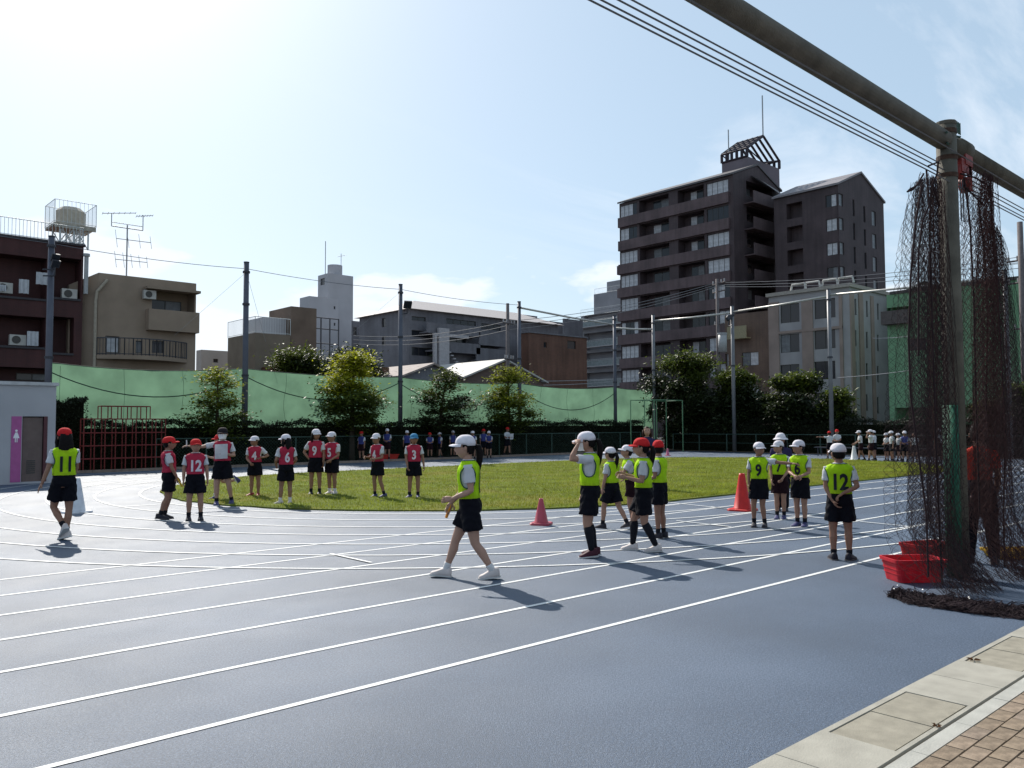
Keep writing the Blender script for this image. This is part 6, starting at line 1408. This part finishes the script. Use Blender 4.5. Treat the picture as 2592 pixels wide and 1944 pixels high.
person('boy with number 4 on a red bib, hands forward, beside the blue cap', *P2(9.54, 14.7), 140, 1.50, bib='red', num='4', hair='short', group=RG, head=(-4, 0), skin=1, detail=1, lean=(3, 0),
       legs=[((-.04, .0, -1), (-.20, -.2, -1)), ((.04, .08, -1), (0, -.08, -1))], arms=[((-.15, .15, -1), (.2, .9, -.1)), ((.15, .15, -1), (-.15, .95, .05))], shoe='navy', feet=[(-10, 0), (0, 0)])
person('boy in blue cap with number 3 on a red bib, rightmost of the red team', *P2(10.02, 14.08), 182, 1.49, cap='blue', bib='red', num='3', group=RG, head=(8, 0), skin=1, shoe='navy',
       legs=[((-.07, .02, -1), (.0, -.03, -1)), ((.06, .02, -1), (.03, -.03, -1))], arms=[((-.26, -.02, -1), (-.12, .06, -1)), ((.14, .1, -1), (-.1, .35, -.8))], feet=[(5, 0), (-35, 0)])
person('adult in an orange red shirt and dark trousers standing behind the hanging nets', 10.9, 3.62, 0, 1.68, cap=None, bib=None, group=None, hair='short', slen=.05, top=cloth_mat('shirt_orange', (.36, .028, .015), trans=.1), skin=1,
       legs=[((-.10, .02, -1), (-.06, -.02, -1)), ((.10, .02, -1), (.06, -.02, -1))], arms=[((-.2, .1, -1), (.1, .5, -.8)), ((.2, .1, -1), (-.1, .5, -.8))])
# far groups: (x px, feet y px, head y px) turned into field positions
def far_person(label, px, pf, ph, rel, cap, bib, group, zb=0., **k):
    g = at_z(px, pf, zb)
    if g.y > 33.15: g = at_y(px, pf, 33.15); zb = .05
    d = sqrt(g.x**2+g.y**2); r = ray(px, ph); hh = CAM_H+r.z*d/sqrt(r.x**2+r.y**2)-zb
    return person(label, g.x, g.y, rel, hh, cap=cap, bib=bib, group=group, detail=0, skin=random.choice((0, 1, 1)), zbase=zb, **k)
stand = [((-.07, .02, -1), (0, -.03, -1)), ((.07, .02, -1), (0, -.03, -1))]; step = [((-.02, .25, -1), (0, .1, -1)), ((.02, -.15, -1), (0, -.4, -1))]
fold = [((-.15, .1, -1), (.5, .6, -.1)), ((.15, .1, -1), (-.5, .6, -.1))]
far_person('distant child in red cap and blue bib, leftmost by the hedge', 915, 1163, 1092, 150, 'red', 'blue', BG, shorts='maroon', legs=stand)
far_person('distant child in blue bib with one arm across, partly behind the boy with hands forward', 980, 1158, 1085, 170, 'white', 'blue', BG, arms=fold, legs=stand, shorts='maroon')
far_person('distant child in blue bib just left of the boy in blue cap', 1030, 1161, 1090, 180, 'white', 'blue', BG, legs=stand)
far_person('distant child with arms behind, first to the right of the blue cap', 1088, 1160, 1095, 180, 'red', 'blue', BG, legs=stand, shorts='maroon', arms=fold)
far_person('distant child stepping with one hand out, second to the right of the blue cap', 1114, 1161, 1094, 120, 'white', 'blue', BG, legs=step)
far_person('distant child in white cap and blue bib standing alone, third right of the blue cap', 1146, 1160, 1090, 200, 'white', 'blue', BG, legs=stand)
far_person('distant child in blue bib hidden mostly by the walking girl, left of her head', 1197, 1163, 1091, 160, 'white', 'blue', BG, legs=stand)
far_person('distant child in dark red cap right behind the walking girl', 1224, 1158, 1086, 190, 'red', 'blue', BG, legs=stand)
far_person("distant child in blue bib just right of the walking girl's ponytail", 1238, 1160, 1091, 180, 'white', 'blue', BG, legs=stand, arms=fold)
far_person('distant adult in red cap holding a white paper by the hedge', 1284, 1155, 1081, -140, 'red', None, None, legs=step, held=paper, arms=[((-.15, .2, -1), (.3, .9, .1)), ((.15, .2, -1), (-.2, .9, .1))], shorts='navy')
far_person('distant child in red cap with an arm stretched left beyond the turf', 2101, 1161, 1091, 20, 'red', None, WG, legs=step, arms=[((-.95, .1, .02), (-.95, .1, .05)), ((.1, 0, -1), (0, .2, -1))], shorts='navy')
far_person('distant child in red cap and white shirt facing us, right of the pointing child', 2120, 1160, 1087, 180, 'red', None, WG, legs=stand, arms=fold)
far_person('distant child in white cap leaning over the far white cone', 2180, 1166, 1089, 100, 'white', None, WG, legs=step, arms=[((-.1, .4, -1), (0, .8, -.5)), ((.1, .4, -1), (0, .8, -.5))], lean=(5, 0), shorts='maroon')
far_person('distant child in white cap with pink sleeve, second right of the far white cone', 2206, 1168, 1087, 100, 'white', None, WG, legs=step, arms=[((-.1, .8, -.2), (.1, -.3, .9)), ((.1, .1, -1), (0, .3, -1))], shorts='maroon')
far_person('distant child in white cap standing close behind the one with a raised hand', 2214, 1164, 1090, 70, 'white', None, WG, legs=stand)
far_person('distant child in white cap, leftmost of the group beside the net', 2245, 1167, 1096, 130, 'white', None, WG, legs=stand, arms=fold)
far_person('taller distant child in white cap, second of the group beside the net', 2259, 1169, 1091, 110, 'white', None, WG, legs=stand)
far_person('distant child in white cap, third of the group beside the net', 2276, 1168, 1096, 120, 'white', None, WG, legs=step, shorts='maroon')
far_person('distant child in white cap and blue bib, fourth of the group beside the net', 2292, 1170, 1091, 170, 'white', 'blue', WG, legs=stand, arms=fold)
far_person('distant bareheaded person in pale top at the edge of the hanging net', 2316, 1170, 1095, 160, None, None, WG, legs=stand, hair='short')
far_person('distant child in white cap showing between the net and the green pad', 2378, 1172, 1086, 170, 'white', None, WG, legs=stand)
finish_people()
